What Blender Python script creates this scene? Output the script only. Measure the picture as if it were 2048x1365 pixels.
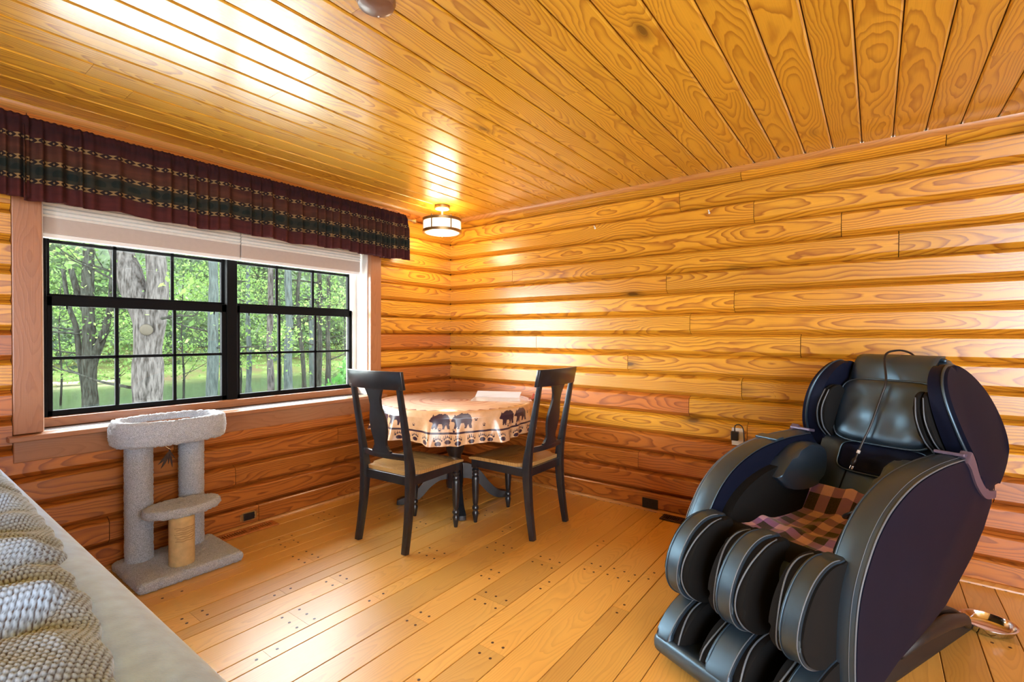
import bpy, bmesh, math, random
import numpy as np
from mathutils import Vector, Matrix, Euler
R_ = math.radians
PI = math.pi
sc = bpy.context.scene
for o in list(bpy.data.objects):
    bpy.data.objects.remove(o, do_unlink=True)
COL = sc.collection

# ------------------------------------------------------------------ camera
YAW, PITCH, ROLL = 0.9314, -0.0113, 0.0039
CAMPOS = Vector((-3.539, -3.398, 1.297))
FPX = 976.98
_F = Vector((math.sin(YAW), math.cos(YAW), 0)); _R = Vector((math.cos(YAW), -math.sin(YAW), 0)); _U = Vector((0, 0, 1))
_F2 = _F*math.cos(PITCH)+_U*math.sin(PITCH); _U2 = _U*math.cos(PITCH)-_F*math.sin(PITCH)
_R3 = _R*math.cos(ROLL)+_U2*math.sin(ROLL); _U3 = _U2*math.cos(ROLL)-_R*math.sin(ROLL)
cd = bpy.data.cameras.new('camera'); cam = bpy.data.objects.new('camera', cd); COL.objects.link(cam)
cd.sensor_width = 36; cd.lens = FPX/2048*36; cd.clip_start = 0.02; cd.clip_end = 300
M = Matrix((( _R3.x, _U3.x, -_F2.x, CAMPOS.x), (_R3.y, _U3.y, -_F2.y, CAMPOS.y), (_R3.z, _U3.z, -_F2.z, CAMPOS.z), (0, 0, 0, 1)))
cam.matrix_world = M
sc.camera = cam
def at(px, py, depth):
    """a point in the world seen at that pixel, at that distance along the view"""
    return CAMPOS + (_F2 + _R3*((px-1024)/FPX) + _U3*((682.5-py)/FPX))*depth

# ------------------------------------------------------------------ world, sun, lights, exposure
wd = bpy.data.worlds.new('world'); sc.world = wd; wd.use_nodes = True
bg = wd.node_tree.nodes['Background']; bg.inputs[0].default_value = (0.86, 0.94, 1.0, 1); bg.inputs[1].default_value = 18.0
def area(name, loc, rot, sx, sy, power, color):
    l = bpy.data.lights.new(name, 'AREA'); l.shape = 'RECTANGLE'; l.size = sx; l.size_y = sy; l.energy = power; l.color = color
    o = bpy.data.objects.new(name, l); COL.objects.link(o); o.location = loc; o.rotation_euler = rot; return o
sun = bpy.data.lights.new('sun', 'SUN'); sun.energy = 4.2; sun.angle = R_(38); sun.color = (1, .97, .93)   # low hazy sun to the west of the window
so = bpy.data.objects.new('sun', sun); COL.objects.link(so); so.rotation_euler = Vector((.82, -.54, -.20)).to_track_quat('-Z', 'Y').to_euler()
# added fill lights at the unseen walls, standing in for daylight there
area('side_fill', (-6.9, -5.65, 1.4), (0, R_(-90), 0), 2.1, 1.5, 165, (0.68, 0.85, 1.0))
area('rear_fill', (-4.5, -6.4, 1.35), (R_(90), 0, 0), 4.0, 2.0, 135, (0.74, 0.88, 1.0))
sc.view_settings.view_transform = 'Standard'; sc.view_settings.look = 'None'
sc.view_settings.gamma = 1; sc.view_settings.use_curve_mapping = False
sc.view_settings.exposure = 0.72
sc.cycles.use_denoising = True
sc.cycles.max_bounces = 8; sc.cycles.diffuse_bounces = 3; sc.cycles.glossy_bounces = 4; sc.cycles.transmission_bounces = 6
sc.cycles.caustics_reflective = False; sc.cycles.caustics_refractive = False
sc.cycles.sample_clamp_indirect = 60

# ------------------------------------------------------------------ helpers
def meta(o, label=None, cat=None, group=None, kind=None):
    if label: o['label'] = label
    if cat: o['category'] = cat
    if group: o['group'] = group
    if kind: o['kind'] = kind
    return o
def empty(name, loc=(0, 0, 0), rz=0.0, label=None, cat=None, group=None):
    o = bpy.data.objects.new(name, None); COL.objects.link(o); o.location = loc; o.rotation_euler = (0, 0, rz)
    o.empty_display_size = .1
    return meta(o, label, cat, group)
def obj(name, bm, mat, parent=None, smooth=False, mats=None):
    me = bpy.data.meshes.new(name)
    if isinstance(bm, bmesh.types.BMesh):
        bm.normal_update(); bm.to_mesh(me); bm.free()
    else:
        me.from_pydata(bm[0], [], bm[1]); me.update()
    for m in (mats or [mat]): me.materials.append(m)
    if smooth:
        me.polygons.foreach_set('use_smooth', [True]*len(me.polygons))
        if smooth != True:
            me.set_sharp_from_angle(angle=R_(smooth))
    o = bpy.data.objects.new(name, me); COL.objects.link(o)
    if parent: o.parent = parent
    return o
def NB(): return bmesh.new()
def xf(bm, verts, mat): bmesh.ops.transform(bm, matrix=mat, verts=verts)
def box(bm, c, s, bev=0.0, rot=None, seg=2):
    r = bmesh.ops.create_cube(bm, size=1.0); vs = r['verts']
    bmesh.ops.scale(bm, vec=s, verts=vs)
    if bev > 0:
        es = list({e for v in vs for e in v.link_edges})
        rr = bmesh.ops.bevel(bm, geom=vs+es, offset=bev, segments=seg, profile=.5, affect='EDGES')
        vs = list({v for f in rr['faces'] for v in f.verts} | {v for v in vs if v.is_valid})
    m = Matrix.Translation(c)
    if rot is not None: m = m @ Euler(rot).to_matrix().to_4x4()
    xf(bm, vs, m); return bm
def lathe(bm, prof, seg=24, c=(0, 0, 0), mat=None, sx=1, sy=1):
    rings = []
    for r, z in prof:
        if r < 1e-6: rings.append([bm.verts.new((0, 0, z))])
        else: rings.append([bm.verts.new((r*sx*math.cos(2*PI*i/seg), r*sy*math.sin(2*PI*i/seg), z)) for i in range(seg)])
    for a, b in zip(rings, rings[1:]):
        for i in range(seg):
            j = (i+1) % seg
            if len(a) == 1 and len(b) == 1: continue
            if len(a) == 1: bm.faces.new((a[0], b[j], b[i]))
            elif len(b) == 1: bm.faces.new((a[i], a[j], b[0]))
            else: bm.faces.new((a[i], a[j], b[j], b[i]))
    if len(rings[0]) > 1: bm.faces.new(list(reversed(rings[0])))
    if len(rings[-1]) > 1: bm.faces.new(rings[-1])
    vs = [v for r in rings for v in r]
    m = Matrix.Translation(c)
    if mat is not None: m = m @ mat
    xf(bm, vs, m); bmesh.ops.recalc_face_normals(bm, faces=list({f for v in vs for f in v.link_faces}))
    return bm
def spline(pts, n=6, closed=False):
    P = [Vector(p) for p in pts]; out = []
    N = len(P)
    rng = range(N if closed else N-1)
    for i in rng:
        p0 = P[(i-1) % N] if (closed or i > 0) else P[0]; p1 = P[i]; p2 = P[(i+1) % N]; p3 = P[(i+2) % N] if (closed or i+2 < N) else P[-1]
        for k in range(n):
            t = k/n
            out.append(.5*((2*p1)+(-p0+p2)*t+(2*p0-5*p1+4*p2-p3)*t*t+(-p0+3*p1-3*p2+p3)*t**3))
    if not closed: out.append(P[-1])
    return out
def tube(bm, pts, rad, seg=8, closed=False, cap=True):
    P = [Vector(p) for p in pts]; N = len(P)
    rr = rad if isinstance(rad, (list, tuple)) else [rad]*N
    rings = []; ref = None
    for i in range(N):
        if closed: t = P[(i+1) % N]-P[i-1]
        else: t = P[min(i+1, N-1)]-P[max(i-1, 0)]
        if t.length < 1e-9: t = Vector((0, 0, 1))
        t.normalize()
        if ref is None: ref = t.orthogonal().normalized()
        ref = (ref-t*ref.dot(t))
        if ref.length < 1e-6: ref = t.orthogonal()
        ref.normalize(); b = t.cross(ref)
        rings.append([bm.verts.new(P[i]+(ref*math.cos(2*PI*k/seg)+b*math.sin(2*PI*k/seg))*rr[i]) for k in range(seg)])
    m = N if closed else N-1
    for i in range(m):
        a, b2 = rings[i], rings[(i+1) % N]
        for k in range(seg):
            j = (k+1) % seg; bm.faces.new((a[k], a[j], b2[j], b2[k]))
    if cap and not closed:
        bm.faces.new(list(reversed(rings[0]))); bm.faces.new(rings[-1])
    return bm
def extr(bm, poly, y0, y1, bev=0.0, seg=2, plane='xz'):
    """extrude a closed outline in the x-z plane along y (or x-y along z), optionally rounding the rims"""
    def mk(p, y): return (p[0], y, p[1]) if plane == 'xz' else (p[0], p[1], y)
    a = [bm.verts.new(mk(p, y0)) for p in poly]; b = [bm.verts.new(mk(p, y1)) for p in poly]
    n = len(poly); fa = bm.faces.new(a); fb = bm.faces.new(list(reversed(b)))
    fs = [fa, fb]
    for i in range(n):
        j = (i+1) % n; fs.append(bm.faces.new((a[j], a[i], b[i], b[j])))
    if bev > 0:
        es = list(set(fa.edges) | set(fb.edges))
        bmesh.ops.bevel(bm, geom=es, offset=bev, segments=seg, profile=.5, affect='EDGES', clamp_overlap=True)
    bmesh.ops.recalc_face_normals(bm, faces=bm.faces[:])
    return bm
def pos(o, loc, rz=None):
    o.location = loc
    if rz is not None: o.rotation_euler = (0, 0, rz)
    return o

# ------------------------------------------------------------------ materials
def newmat(name):
    m = bpy.data.materials.new(name); m.use_nodes = True
    nt = m.node_tree; b = nt.nodes['Principled BSDF']; return m, nt, b
class G:
    """tiny node-graph helper"""
    def __init__(s, nt): s.nt = nt
    def n(s, t, **k):
        x = s.nt.nodes.new(t)
        for a, v in k.items(): setattr(x, a, v)
        return x
    def l(s, a, b): s.nt.links.new(a, b)
    def m(s, op, a, b=0.0, c=0.0):
        x = s.n('ShaderNodeMath', operation=op)
        for i, v in enumerate((a, b, c)):
            if isinstance(v, (int, float)): x.inputs[i].default_value = v
            else: s.l(v, x.inputs[i])
        return x.outputs[0]
    def noise(s, vec, scale=1.0, detail=2.0, rough=.5):
        x = s.n('ShaderNodeTexNoise'); s.l(vec, x.inputs['Vector']); x.inputs['Scale'].default_value = scale
        x.inputs['Detail'].default_value = detail; x.inputs['Roughness'].default_value = rough
        return x.outputs['Fac']
    def comb(s, a, b, c):
        x = s.n('ShaderNodeCombineXYZ')
        for i, v in enumerate((a, b, c)):
            if isinstance(v, (int, float)): x.inputs[i].default_value = v
            else: s.l(v, x.inputs[i])
        return x.outputs[0]
    def ramp(s, f, stops, interp='LINEAR'):
        x = s.n('ShaderNodeValToRGB'); s.l(f, x.inputs[0]); cr = x.color_ramp; cr.interpolation = interp
        while len(cr.elements) < len(stops): cr.elements.new(.5)
        for e, (p, c) in zip(cr.elements, stops):
            e.position = p; e.color = (*c, 1) if len(c) == 3 else c
        return x.outputs[0]
    def mix(s, f, a, b, mode='MIX'):
        x = s.n('ShaderNodeMix', data_type='RGBA', blend_type=mode)
        for i, v in ((0, f), (6, a), (7, b)):
            if isinstance(v, (int, float)): x.inputs[i].default_value = v
            elif isinstance(v, tuple): x.inputs[i].default_value = (*v, 1)
            else: s.l(v, x.inputs[i])
        return x.outputs[2]
    def bump(s, h, strength=.3, dist=.002):
        x = s.n('ShaderNodeBump'); x.inputs['Strength'].default_value = strength; x.inputs['Distance'].default_value = dist
        s.l(h, x.inputs['Height']); return x.outputs[0]
def plain(name, col, rough=.5, metal=0, coat=0, noise=0.0, nscale=40, bump=0.0, bscale=300, spec=.5, sheen=0, coatr=.1):
    m, nt, b = newmat(name); g = G(nt)
    b.inputs['Base Color'].default_value = (*col, 1); b.inputs['Roughness'].default_value = rough; b.inputs['Metallic'].default_value = metal
    b.inputs['Coat Weight'].default_value = coat; b.inputs['Coat Roughness'].default_value = coatr; b.inputs['Specular IOR Level'].default_value = spec
    b.inputs['Sheen Weight'].default_value = sheen
    if name == 'black_leather': b.inputs['IOR'].default_value = 1.9; b.inputs['Specular Tint'].default_value = (.50, .78, 1.0, 1)
    if name == 'shell_leather': b.inputs['Specular Tint'].default_value = (.45, .6, 1.0, 1)
    tc = g.n('ShaderNodeTexCoord').outputs['Object']
    nf = g.noise(tc, nscale, 3)
    lo = tuple(c*(1-noise) for c in col); hi = tuple(min(1, c*(1+noise)) for c in col)
    g.l(g.ramp(nf, [(.3, lo), (.7, hi)]), b.inputs['Base Color'])
    if bump > 0: g.l(g.bump(g.noise(tc, bscale, 2), bump, .001), b.inputs['Normal'])
    return m
def pine(name, light, mid, dark, width, ringf=105, across='z', rough=.35, coat=.3, coatr=.15, contrast=1.0, knots=.62, vary=.25, knotcol=(.06, .02, .008), red=(.5, .12, .03), redamt=0.0):
    """sawn pine: rings of a log cut by the face of the board, knots, fine fibre; x runs along the grain"""
    m, nt, b = newmat(name); g = G(nt)
    tc = g.n('ShaderNodeTexCoord').outputs['Object']; sp = g.n('ShaderNodeSeparateXYZ'); g.l(tc, sp.inputs[0])
    X = sp.outputs[0]; A = sp.outputs[2] if across == 'z' else sp.outputs[1]
    rnd = g.n('ShaderNodeObjectInfo').outputs['Random']
    r1 = g.m('MULTIPLY', rnd, 57.3); r2 = g.m('FRACT', g.m('MULTIPLY', rnd, 911.7)); r3 = g.m('FRACT', g.m('MULTIPLY', rnd, 377.1))
    xs = g.m('ADD', X, r1)
    a0 = g.m('SUBTRACT', A, g.m('MULTIPLY', g.m('ADD', g.m('MULTIPLY', r2, .7), .15), width))
    v1 = g.comb(g.m('MULTIPLY', xs, 1.1), g.m('MULTIPLY', A, 3.5), r1)
    n1 = g.noise(v1, 1.0, 2.5, .45)
    v2 = g.comb(g.m('MULTIPLY', xs, 5.0), g.m('MULTIPLY', A, 22), r1)
    n2 = g.noise(v2, 1.0, 2.0, .5)
    # knots
    kv = g.comb(g.m('MULTIPLY', xs, 1.7), g.m('MULTIPLY', A, 5.2), r1)
    vo = g.n('ShaderNodeTexVoronoi', feature='F1', voronoi_dimensions='3D'); g.l(kv, vo.inputs['Vector']); vo.inputs['Scale'].default_value = 1.0
    kd = vo.outputs['Distance']; vsep = g.n('ShaderNodeSeparateColor'); g.l(vo.outputs['Color'], vsep.inputs[0])
    has = g.m('GREATER_THAN', vsep.outputs[0], knots)
    kd2 = g.m('ADD', kd, g.m('MULTIPLY', g.m('SUBTRACT', 1.0, has), 5.0))
    kb = g.m('MULTIPLY', g.m('POWER', 2.718, g.m('MULTIPLY', kd2, -6.5)), .035)
    bb = g.m('ADD', g.m('MULTIPLY', n1, .21), g.m('ADD', g.m('MULTIPLY', r3, .04), -.06))
    bb = g.m('ADD', bb, kb)
    aa = g.m('ADD', a0, g.m('MULTIPLY', g.m('SUBTRACT', n2, .5), .016))
    d = g.m('SQRT', g.m('ADD', g.m('MULTIPLY', aa, aa), g.m('MULTIPLY', bb, bb)))
    d = g.m('ADD', d, g.m('MULTIPLY', n2, .010))
    ring = g.m('FRACT', g.m('MULTIPLY', d, ringf))
    ringc = g.ramp(ring, [(0.0, (0, 0, 0)), (.45, (.12, .12, .12)), (.80, (.75, .75, .75)), (.90, (1, 1, 1)), (.97, (.25, .25, .25)), (1.0, (0, 0, 0))])
    fib = g.noise(g.comb(g.m('MULTIPLY', xs, 4.0), g.m('MULTIPLY', A, 420), r1), 1.0, 2.0)
    blotch = g.noise(g.comb(g.m('MULTIPLY', xs, .9), g.m('MULTIPLY', A, 2.5), g.m('ADD', r1, 9.0)), 1.0, 3.0)
    c0 = g.mix(g.m('MULTIPLY', blotch, 1.0), light, mid)
    if redamt > 0: c0 = g.mix(g.m('MULTIPLY', r2, redamt), c0, red)
    c1 = g.mix(g.m('MULTIPLY', ringc, .62*contrast), c0, dark)
    c2 = g.mix(g.m('MULTIPLY', g.m('SUBTRACT', fib, .42), .5*contrast), c1, dark)
    kn = g.ramp(kd2, [(.055, (1, 1, 1)), (.085, (.55, .55, .55)), (.20, (0, 0, 0))])
    c3 = g.mix(g.m('MULTIPLY', kn, .85), c2, knotcol)
    val = g.m('ADD', g.m('MULTIPLY', g.m('SUBTRACT', r3, .5), vary), 1.0)
    hs = g.n('ShaderNodeHueSaturation'); g.l(c3, hs.inputs['Color']); g.l(val, hs.inputs['Value'])
    g.l(hs.outputs[0], b.inputs['Base Color'])
    b.inputs['Roughness'].default_value = rough; b.inputs['Coat Weight'].default_value = coat; b.inputs['Coat Roughness'].default_value = coatr
    g.l(g.bump(g.m('ADD', g.m('MULTIPLY', ringc, .5), fib), .18, .0012), b.inputs['Normal'])
    return m
M = {}
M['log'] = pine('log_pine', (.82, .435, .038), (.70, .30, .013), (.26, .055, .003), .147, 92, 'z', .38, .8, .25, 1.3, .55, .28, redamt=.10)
M['logred'] = pine('log_pine_red', (.60, .215, .030), (.46, .125, .012), (.16, .030, .003), .147, 92, 'z', .38, .7, .25, 1.2, .5, .30, redamt=.25)  # redder, darker pine: partly the logs' own tone, partly shade put into the colour
M['ceil'] = pine('ceiling_pine', (.84, .51, .060), (.74, .40, .028), (.32, .10, .006), .14, 100, 'y', .30, 1.0, .24, 1.15, .80, .14)
M['floor'] = pine('floor_pine', (.84, .50, .125), (.74, .37, .06), (.42, .14, .02), .14, 120, 'y', .38, .42, .30, .45, .90, .30, redamt=.12)
M['trimw'] = pine('trim_pine', (.62, .29, .075), (.50, .20, .04), (.26, .075, .015), .06, 120, 'z', .35, .3, .2, .7, .95, .1)
M['casing'] = pine('casing_pine', (.42, .19, .085), (.34, .13, .055), (.20, .065, .025), .105, 110, 'z', .35, .3, .2, .5, .95, .05)
M['whitewood'] = plain('whitewashed_wood', (.78, .72, .66), .4, noise=.08, nscale=9)
M['groove'] = plain('groove_dark', (.055, .017, .005), .7, noise=.2)
M['black'] = plain('black_paint', (.004, .004, .0045), .7, spec=.12)
M['leather'] = plain('black_leather', (.013, .021, .033), .42, spec=.8, coat=.15, coatr=.42, noise=.15, nscale=5, bump=.15, bscale=420)
M['shellm'] = plain('shell_leather', (.005, .006, .016), .6, spec=.25, noise=.1, nscale=4, bump=.2, bscale=500)
M['mesh'] = plain('black_fabric', (.006, .006, .006), .85, spec=.2)
M['pipe'] = plain('grey_piping', (.12, .14, .165), .4)
M['bracket'] = plain('bracket_plastic', (.13, .10, .15), .35, metal=.3)
M['base'] = plain('base_plastic', (.016, .012, .011), .5)
M['brownp'] = plain('brown_plastic', (.06, .025, .018), .5)
M['chairblk'] = plain('worn_black_paint', (.011, .013, .017), .30, coat=.4, noise=.4, nscale=14, coatr=.15, bump=.1, bscale=60)
M['seatw'] = pine('seat_wood', (.55, .33, .12), (.36, .19, .06), (.14, .065, .018), .2, 70, 'y', .25, .5, .12, .7, .97, .1)
M['chrome'] = plain('chrome', (.8, .8, .8), .12, metal=1)
M['bronze'] = plain('brushed_bronze', (.36, .24, .10), .38, metal=.85)
M['nickel'] = plain('nickel', (.62, .58, .50), .35, metal=.7)
M['carpet'] = plain('carpet', (.42, .44, .48), 1.0, noise=.45, nscale=260, bump=1.0, bscale=350, spec=.1, sheen=.3)
M['sisal'] = plain('worn_sisal', (.62, .43, .20), .85, noise=.12, nscale=30, bump=.3, bscale=120)
M['shade'] = plain('shade_fabric', (.80, .77, .70), .8, noise=.03)
M['shadebar'] = plain('shade_bar', (.50, .42, .36), .6, noise=.03)
M['white'] = plain('white_plastic', (.85, .84, .82), .4)
M['rust'] = plain('vent_brown', (.50, .16, .03), .4, noise=.15, nscale=20)
M['ventdark'] = plain('vent_dark', (.045, .016, .008), .55)
M['dark'] = plain('dark_hole', (.004, .003, .003), .9)
M['plush'] = plain('grey_plush', (.36, .57, .95), 1.0, noise=.14, nscale=30, bump=.7, bscale=260, spec=.1, sheen=.6)
M['brown_sm'] = plain('detector_brown', (.17, .08, .045), .4, coat=.3)
M['feather'] = plain('feather', (.05, .03, .025), .8, noise=.4, nscale=60)
M['peg'] = plain('peg', (.06, .02, .008), .4, noise=.3)
M['orange'] = plain('red_clip', (.50, .05, .01), .4)
M['outletp'] = plain('outlet_black', (.012, .011, .012), .35)
M['brass'] = plain('brass', (.55, .38, .16), .3, metal=.9)
def glassy(name, col=(1, 1, 1), rough=0.0, alpha=None):
    m, nt, b = newmat(name); g = G(nt)
    out = nt.nodes['Material Output']
    tr = g.n('ShaderNodeBsdfTransparent'); gl = g.n('ShaderNodeBsdfGlossy'); gl.inputs['Roughness'].default_value = rough
    tr.inputs[0].default_value = (*col, 1)
    fr = g.n('ShaderNodeFresnel'); fr.inputs[0].default_value = 1.45
    mx = g.n('ShaderNodeMixShader'); bf = g.n('ShaderNodeNewGeometry'); g.l(g.m('MULTIPLY', fr.outputs[0], g.m('SUBTRACT', 1.0, bf.outputs['Backfacing'])), mx.inputs[0]); g.l(tr.outputs[0], mx.inputs[1]); g.l(gl.outputs[0], mx.inputs[2])
    g.l(mx.outputs[0], out.inputs[0]); return m
M['glass'] = glassy('window_glass', (.95, .97, .96))

# ------------------------------------------------------------------ room shell
H = 2.424; PITCHL = .147; Z0 = .136
XW, YB = -7.0, -6.5
def slab(name, lo, hi, mat, kind='structure', parent=None):
    bm = NB(); box(bm, [(a+b)/2 for a, b in zip(lo, hi)], [b-a for a, b in zip(lo, hi)]); o = obj(name, bm, mat, parent)
    if kind: o['kind'] = kind
    return o
WX0, WX1, WZ0, WZ1 = -2.977, -.98, .80, 2.10      # window opening
wall_right = slab('wall_right', (.016, YB, 0), (.16, .16, H), M['groove'])
bm = NB()
for lo, hi in (((XW, .016, 0), (WX0, .24, H)), ((WX1, .016, 0), (.016, .24, H)), ((WX0, .016, 0), (WX1, .24, WZ0)), ((WX0, .016, WZ1), (WX1, .24, H))):
    box(bm, [(a+b)/2 for a, b in zip(lo, hi)], [b-a for a, b in zip(lo, hi)])
wall_window = obj('wall_window', bm, M['groove']); wall_window['kind'] = 'structure'
floor = slab('floor', (XW, YB, -.16), (0, 0, -.012), M['groove'])
ceiling = slab('ceiling', (XW, YB, H+.012), (.16, .24, H+.2), M['groove'])
wall_back = slab('wall_back', (XW, YB-.15, 0), (.0, YB, H), M['trimw'])
wall_left = slab('wall_left', (XW-.15, YB, 0), (XW, .24, H), M['trimw'])
# unseen roof eave, added to keep direct sun out of the window
eave = slab('trim_1', (XW-.3, .24, 2.5), (.5, 1.15, 2.66), M['casing'])
LOGP = [(.014, 0), (.006, .002), (-.020, .021), (-.0265, .028), (-.0270, .124), (-.0215, .131), (.006, .1445), (.014, .147)]
def log_piece(L, h=.147, top=None):
    """one log face: x 0..L, relief towards -y"""
    P = LOGP
    if h < .14:
        P = [(a, z) for a, z in LOGP if z < h-.012]+[(-.018, h-.004), (.014, h)]
    bm = NB(); e = .0018
    a = [bm.verts.new((e, p[0], p[1])) for p in P]; b = [bm.verts.new((L-e, p[0], p[1])) for p in P]
    n = len(P)
    for i in range(n):
        j = (i+1) % n; bm.faces.new((a[i], a[j], b[j], b[i]))
    bm.faces.new(a); bm.faces.new(list(reversed(b)))
    bmesh.ops.recalc_face_normals(bm, faces=bm.faces[:]); return bm
rowz = [(0, .136)]+[(Z0+PITCHL*i, PITCHL) for i in range(15)]+[(Z0+PITCHL*15, H-(Z0+PITCHL*15))]
random.seed(5)
rj = {15: [2.269], 14: [2.752], 16: [.9, 2.671, 3.695], 13: [3.229], 12: [.786, 3.499], 11: [2.178], 10: [2.637], 9: [2.348], 8: [1.048, 3.025], 7: [1.885], 6: [2.689], 5: [2.346], 4: [2.725], 3: [1.2, 3.9], 2: [1.974], 1: [3.3], 0: [3.0]}
for r, (z, h) in enumerate(rowz):
    cuts = [0.0]+rj.get(r, [])
    while cuts[-1] < 6.4: cuts.append(min(6.5, cuts[-1]+random.uniform(1.6, 2.8)))
    for a, b in zip(cuts, cuts[1:]):
        if b-a < .05: continue
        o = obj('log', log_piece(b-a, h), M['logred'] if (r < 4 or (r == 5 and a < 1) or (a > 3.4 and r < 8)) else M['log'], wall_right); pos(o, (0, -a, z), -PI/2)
CL, CR = -3.083, -.875
lj = {1: [-2.711], 3: [-1.286], 0: [-1.9], 2: [-2.05], 4: [-2.4], 16: [-3.027, -1.1]}
for r, (z, h) in enumerate(rowz):
    if z+h/2 < .69: segs = [(XW, -.0)]
    elif r == 16 or z > 2.14: segs = [(XW, -.0)]
    else: segs = [(XW, CL), (CR, -.0)]
    for s0, s1 in segs:
        cuts = [s0]+[c for c in lj.get(r, []) if s0 < c < s1]+[s1]
        if s0 == XW:
            cuts = [s0, s0+random.uniform(1.3, 2.6)]+cuts[1:]
        for a, b in zip(cuts, cuts[1:]):
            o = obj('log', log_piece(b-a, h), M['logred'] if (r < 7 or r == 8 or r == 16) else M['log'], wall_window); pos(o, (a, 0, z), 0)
# ceiling boards
def board(L, W, T=.012, ch=.004, down=True):
    s = -1 if down else 1
    P = [(0, T*-s), (0, -s*0), (ch*1.3, s*ch), (W-ch*1.3, s*ch), (W, -s*0), (W, T*-s)]
    bm = NB(); e = .0006
    a = [bm.verts.new((e, p[0], p[1])) for p in P]; b = [bm.verts.new((L-e, p[0], p[1])) for p in P]
    for i in range(len(P)):
        j = (i+1) % len(P); bm.faces.new((a[i], a[j], b[j], b[i]))
    bm.faces.new(a); bm.faces.new(list(reversed(b)))
    bmesh.ops.recalc_face_normals(bm, faces=bm.faces[:]); return bm
cj = {1: [-2.65], 2: [-1.571], 4: [-2.76], 5: [-2.936], 3: [-2.1, -.9], 8: [-2.355], 9: [-1.561], 10: [-2.345], 11: [-3.0], 12: [-1.36], 13: [-1.686], 14: [-2.493], 15: [-1.96], 16: [-1.54], 18: [-.936], 20: [-1.115], 21: [-.972], 24: [-.40], 27: [-.812]}
CP = .1422
for k in range(0, 47):
    y1 = -.054-CP*(k-1); y0 = y1-CP
    if k == 0: y1 = 0.0; y0 = -.054
    if y0 < YB: y0 = YB
    if y1 <= YB: break
    cuts = [XW]+sorted(cj.get(k, []))+[0.0]
    if cuts[1]-cuts[0] > 3.2: cuts.insert(1, XW+random.uniform(1.2, 2.2)+(.7 if k % 2 else 0))
    for a, b in zip(cuts, cuts[1:]):
        o = obj('plank', board(b-a, y1-y0-.0045, .012, .0055, True), M['ceil'], ceiling); pos(o, (a, y0+.0022, H+.0055))
# floor boards and pegs
fy = [0, -.145, -.345, -.43, -.559, -.65, -.838, -.973, -1.056, -1.20, -1.388, -1.476, -1.664, -1.802, -1.995, -2.073, -2.213, -2.395, -2.485, -2.621, -2.703]
ww = [.187, .082, .14, .187, .137, .187, .136, .09]
i = 0
while fy[-1] > -3.58: fy.append(fy[-1]-ww[i % 8]); i += 1
fy += [-3.768, -3.904]
while fy[-1] > YB: fy.append(max(YB, fy[-1]-ww[i % 8])); i += 1
fj = {1: [-1.546], 3: [-1.94, -.9], 4: [-2.606, -1.3], 5: [-1.98, -.7], 6: [-2.618, -1.25], 7: [-2.262, -2.031, -1.0][:1]+[-1.0], 8: [-2.339, -2.031, -.8], 9: [-2.34, -1.5], 10: [-2.55, -2.01, -.9], 11: [-1.2], 12: [-2.011, -1.49], 13: [-1.69, -1.188], 14: [-2.325, -1.41, -.77], 15: [-1.985, -1.088], 17: [-1.377, -.98], 18: [-.6], 19: [-2.6], 20: [-1.5]}
fj[7] = [-2.262, -1.0]; fj[8] = [-2.031, -.8]; fj[9] = [-2.339, -1.5]; fj[10] = [-2.551, -2.01][:1]+[-2.01, -.95]
fj = {k: sorted(v) for k, v in fj.items()}
pegs = NB()
def peg(x, y):
    lathe(pegs, [(.0065, -.001), (.0065, .0006), (0, .0008)], 8, (x, y, .0))
for k in range(len(fy)-1):
    y1, y0 = fy[k], fy[k+1]; W = y1-y0
    js = fj.get(k, [])
    cuts = [XW]+js+[0.0]
    if not js: cuts = [XW, -4.5+random.uniform(-.8, .8), -1.6+random.uniform(-1.2, 1.0), 0.0]
    elif js[0] > -3.4: cuts.insert(1, -4.4+random.uniform(-.6, .6))
    for a, b in zip(cuts, cuts[1:]):
        if b-a < .02: continue
        o = obj('floor_board', board(b-a, W-.0032, .012, .0014, False), M['floor'], floor); pos(o, (a, y0+.0016, -.0014))
    for c in cuts[1:]:
        n = 3 if W > .16 else (2 if W > .11 else 1)
        for q in range(n):
            yy = y0+W*(q+.5)/n if n > 1 else y0+W*.5
            if n == 2: yy = y0+W*(.3 if q == 0 else .7)
            for dx in (-.042, .042):
                if c+dx < -.02 and -4.2 < c: peg(c+dx, yy)
o = obj('peg', pegs, M['peg'], floor); o['kind'] = 'stuff'
# trims
def qround(L, r=.02, r2=.02):
    pts = [(0, 0), (-r, 0)]+[(-r*math.cos(t)-.0*r, r2*math.sin(t)) for t in (R_(20), R_(45), R_(70))]+[(0, r2)]
    bm = NB(); a = [bm.verts.new((0, p[0], p[1])) for p in pts]; b = [bm.verts.new((L, p[0], p[1])) for p in pts]
    for i in range(len(pts)):
        j = (i+1) % len(pts); bm.faces.new((a[i], a[j], b[j], b[i]))
    bm.faces.new(a); bm.faces.new(list(reversed(b))); bmesh.ops.recalc_face_normals(bm, faces=bm.faces[:]); return bm
o = obj('baseboard_right', qround(6.5, .042, .024), M['trimw'], None, 30); pos(o, (0, 0, 0), -PI/2); o['kind'] = 'structure'
o = obj('baseboard_window', qround(7, .042, .024), M['trimw'], None, 30); pos(o, (XW, 0, 0), 0); o['kind'] = 'structure'
bm = qround(6.5, .045, .040); bmesh.ops.scale(bm, vec=(1, 1, -1), verts=bm.verts[:]); bmesh.ops.recalc_face_normals(bm, faces=bm.faces[:])
o = obj('trim_2', bm, M['trimw'], None, 30); pos(o, (0, 0, H), -PI/2); o['kind'] = 'structure'
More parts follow.
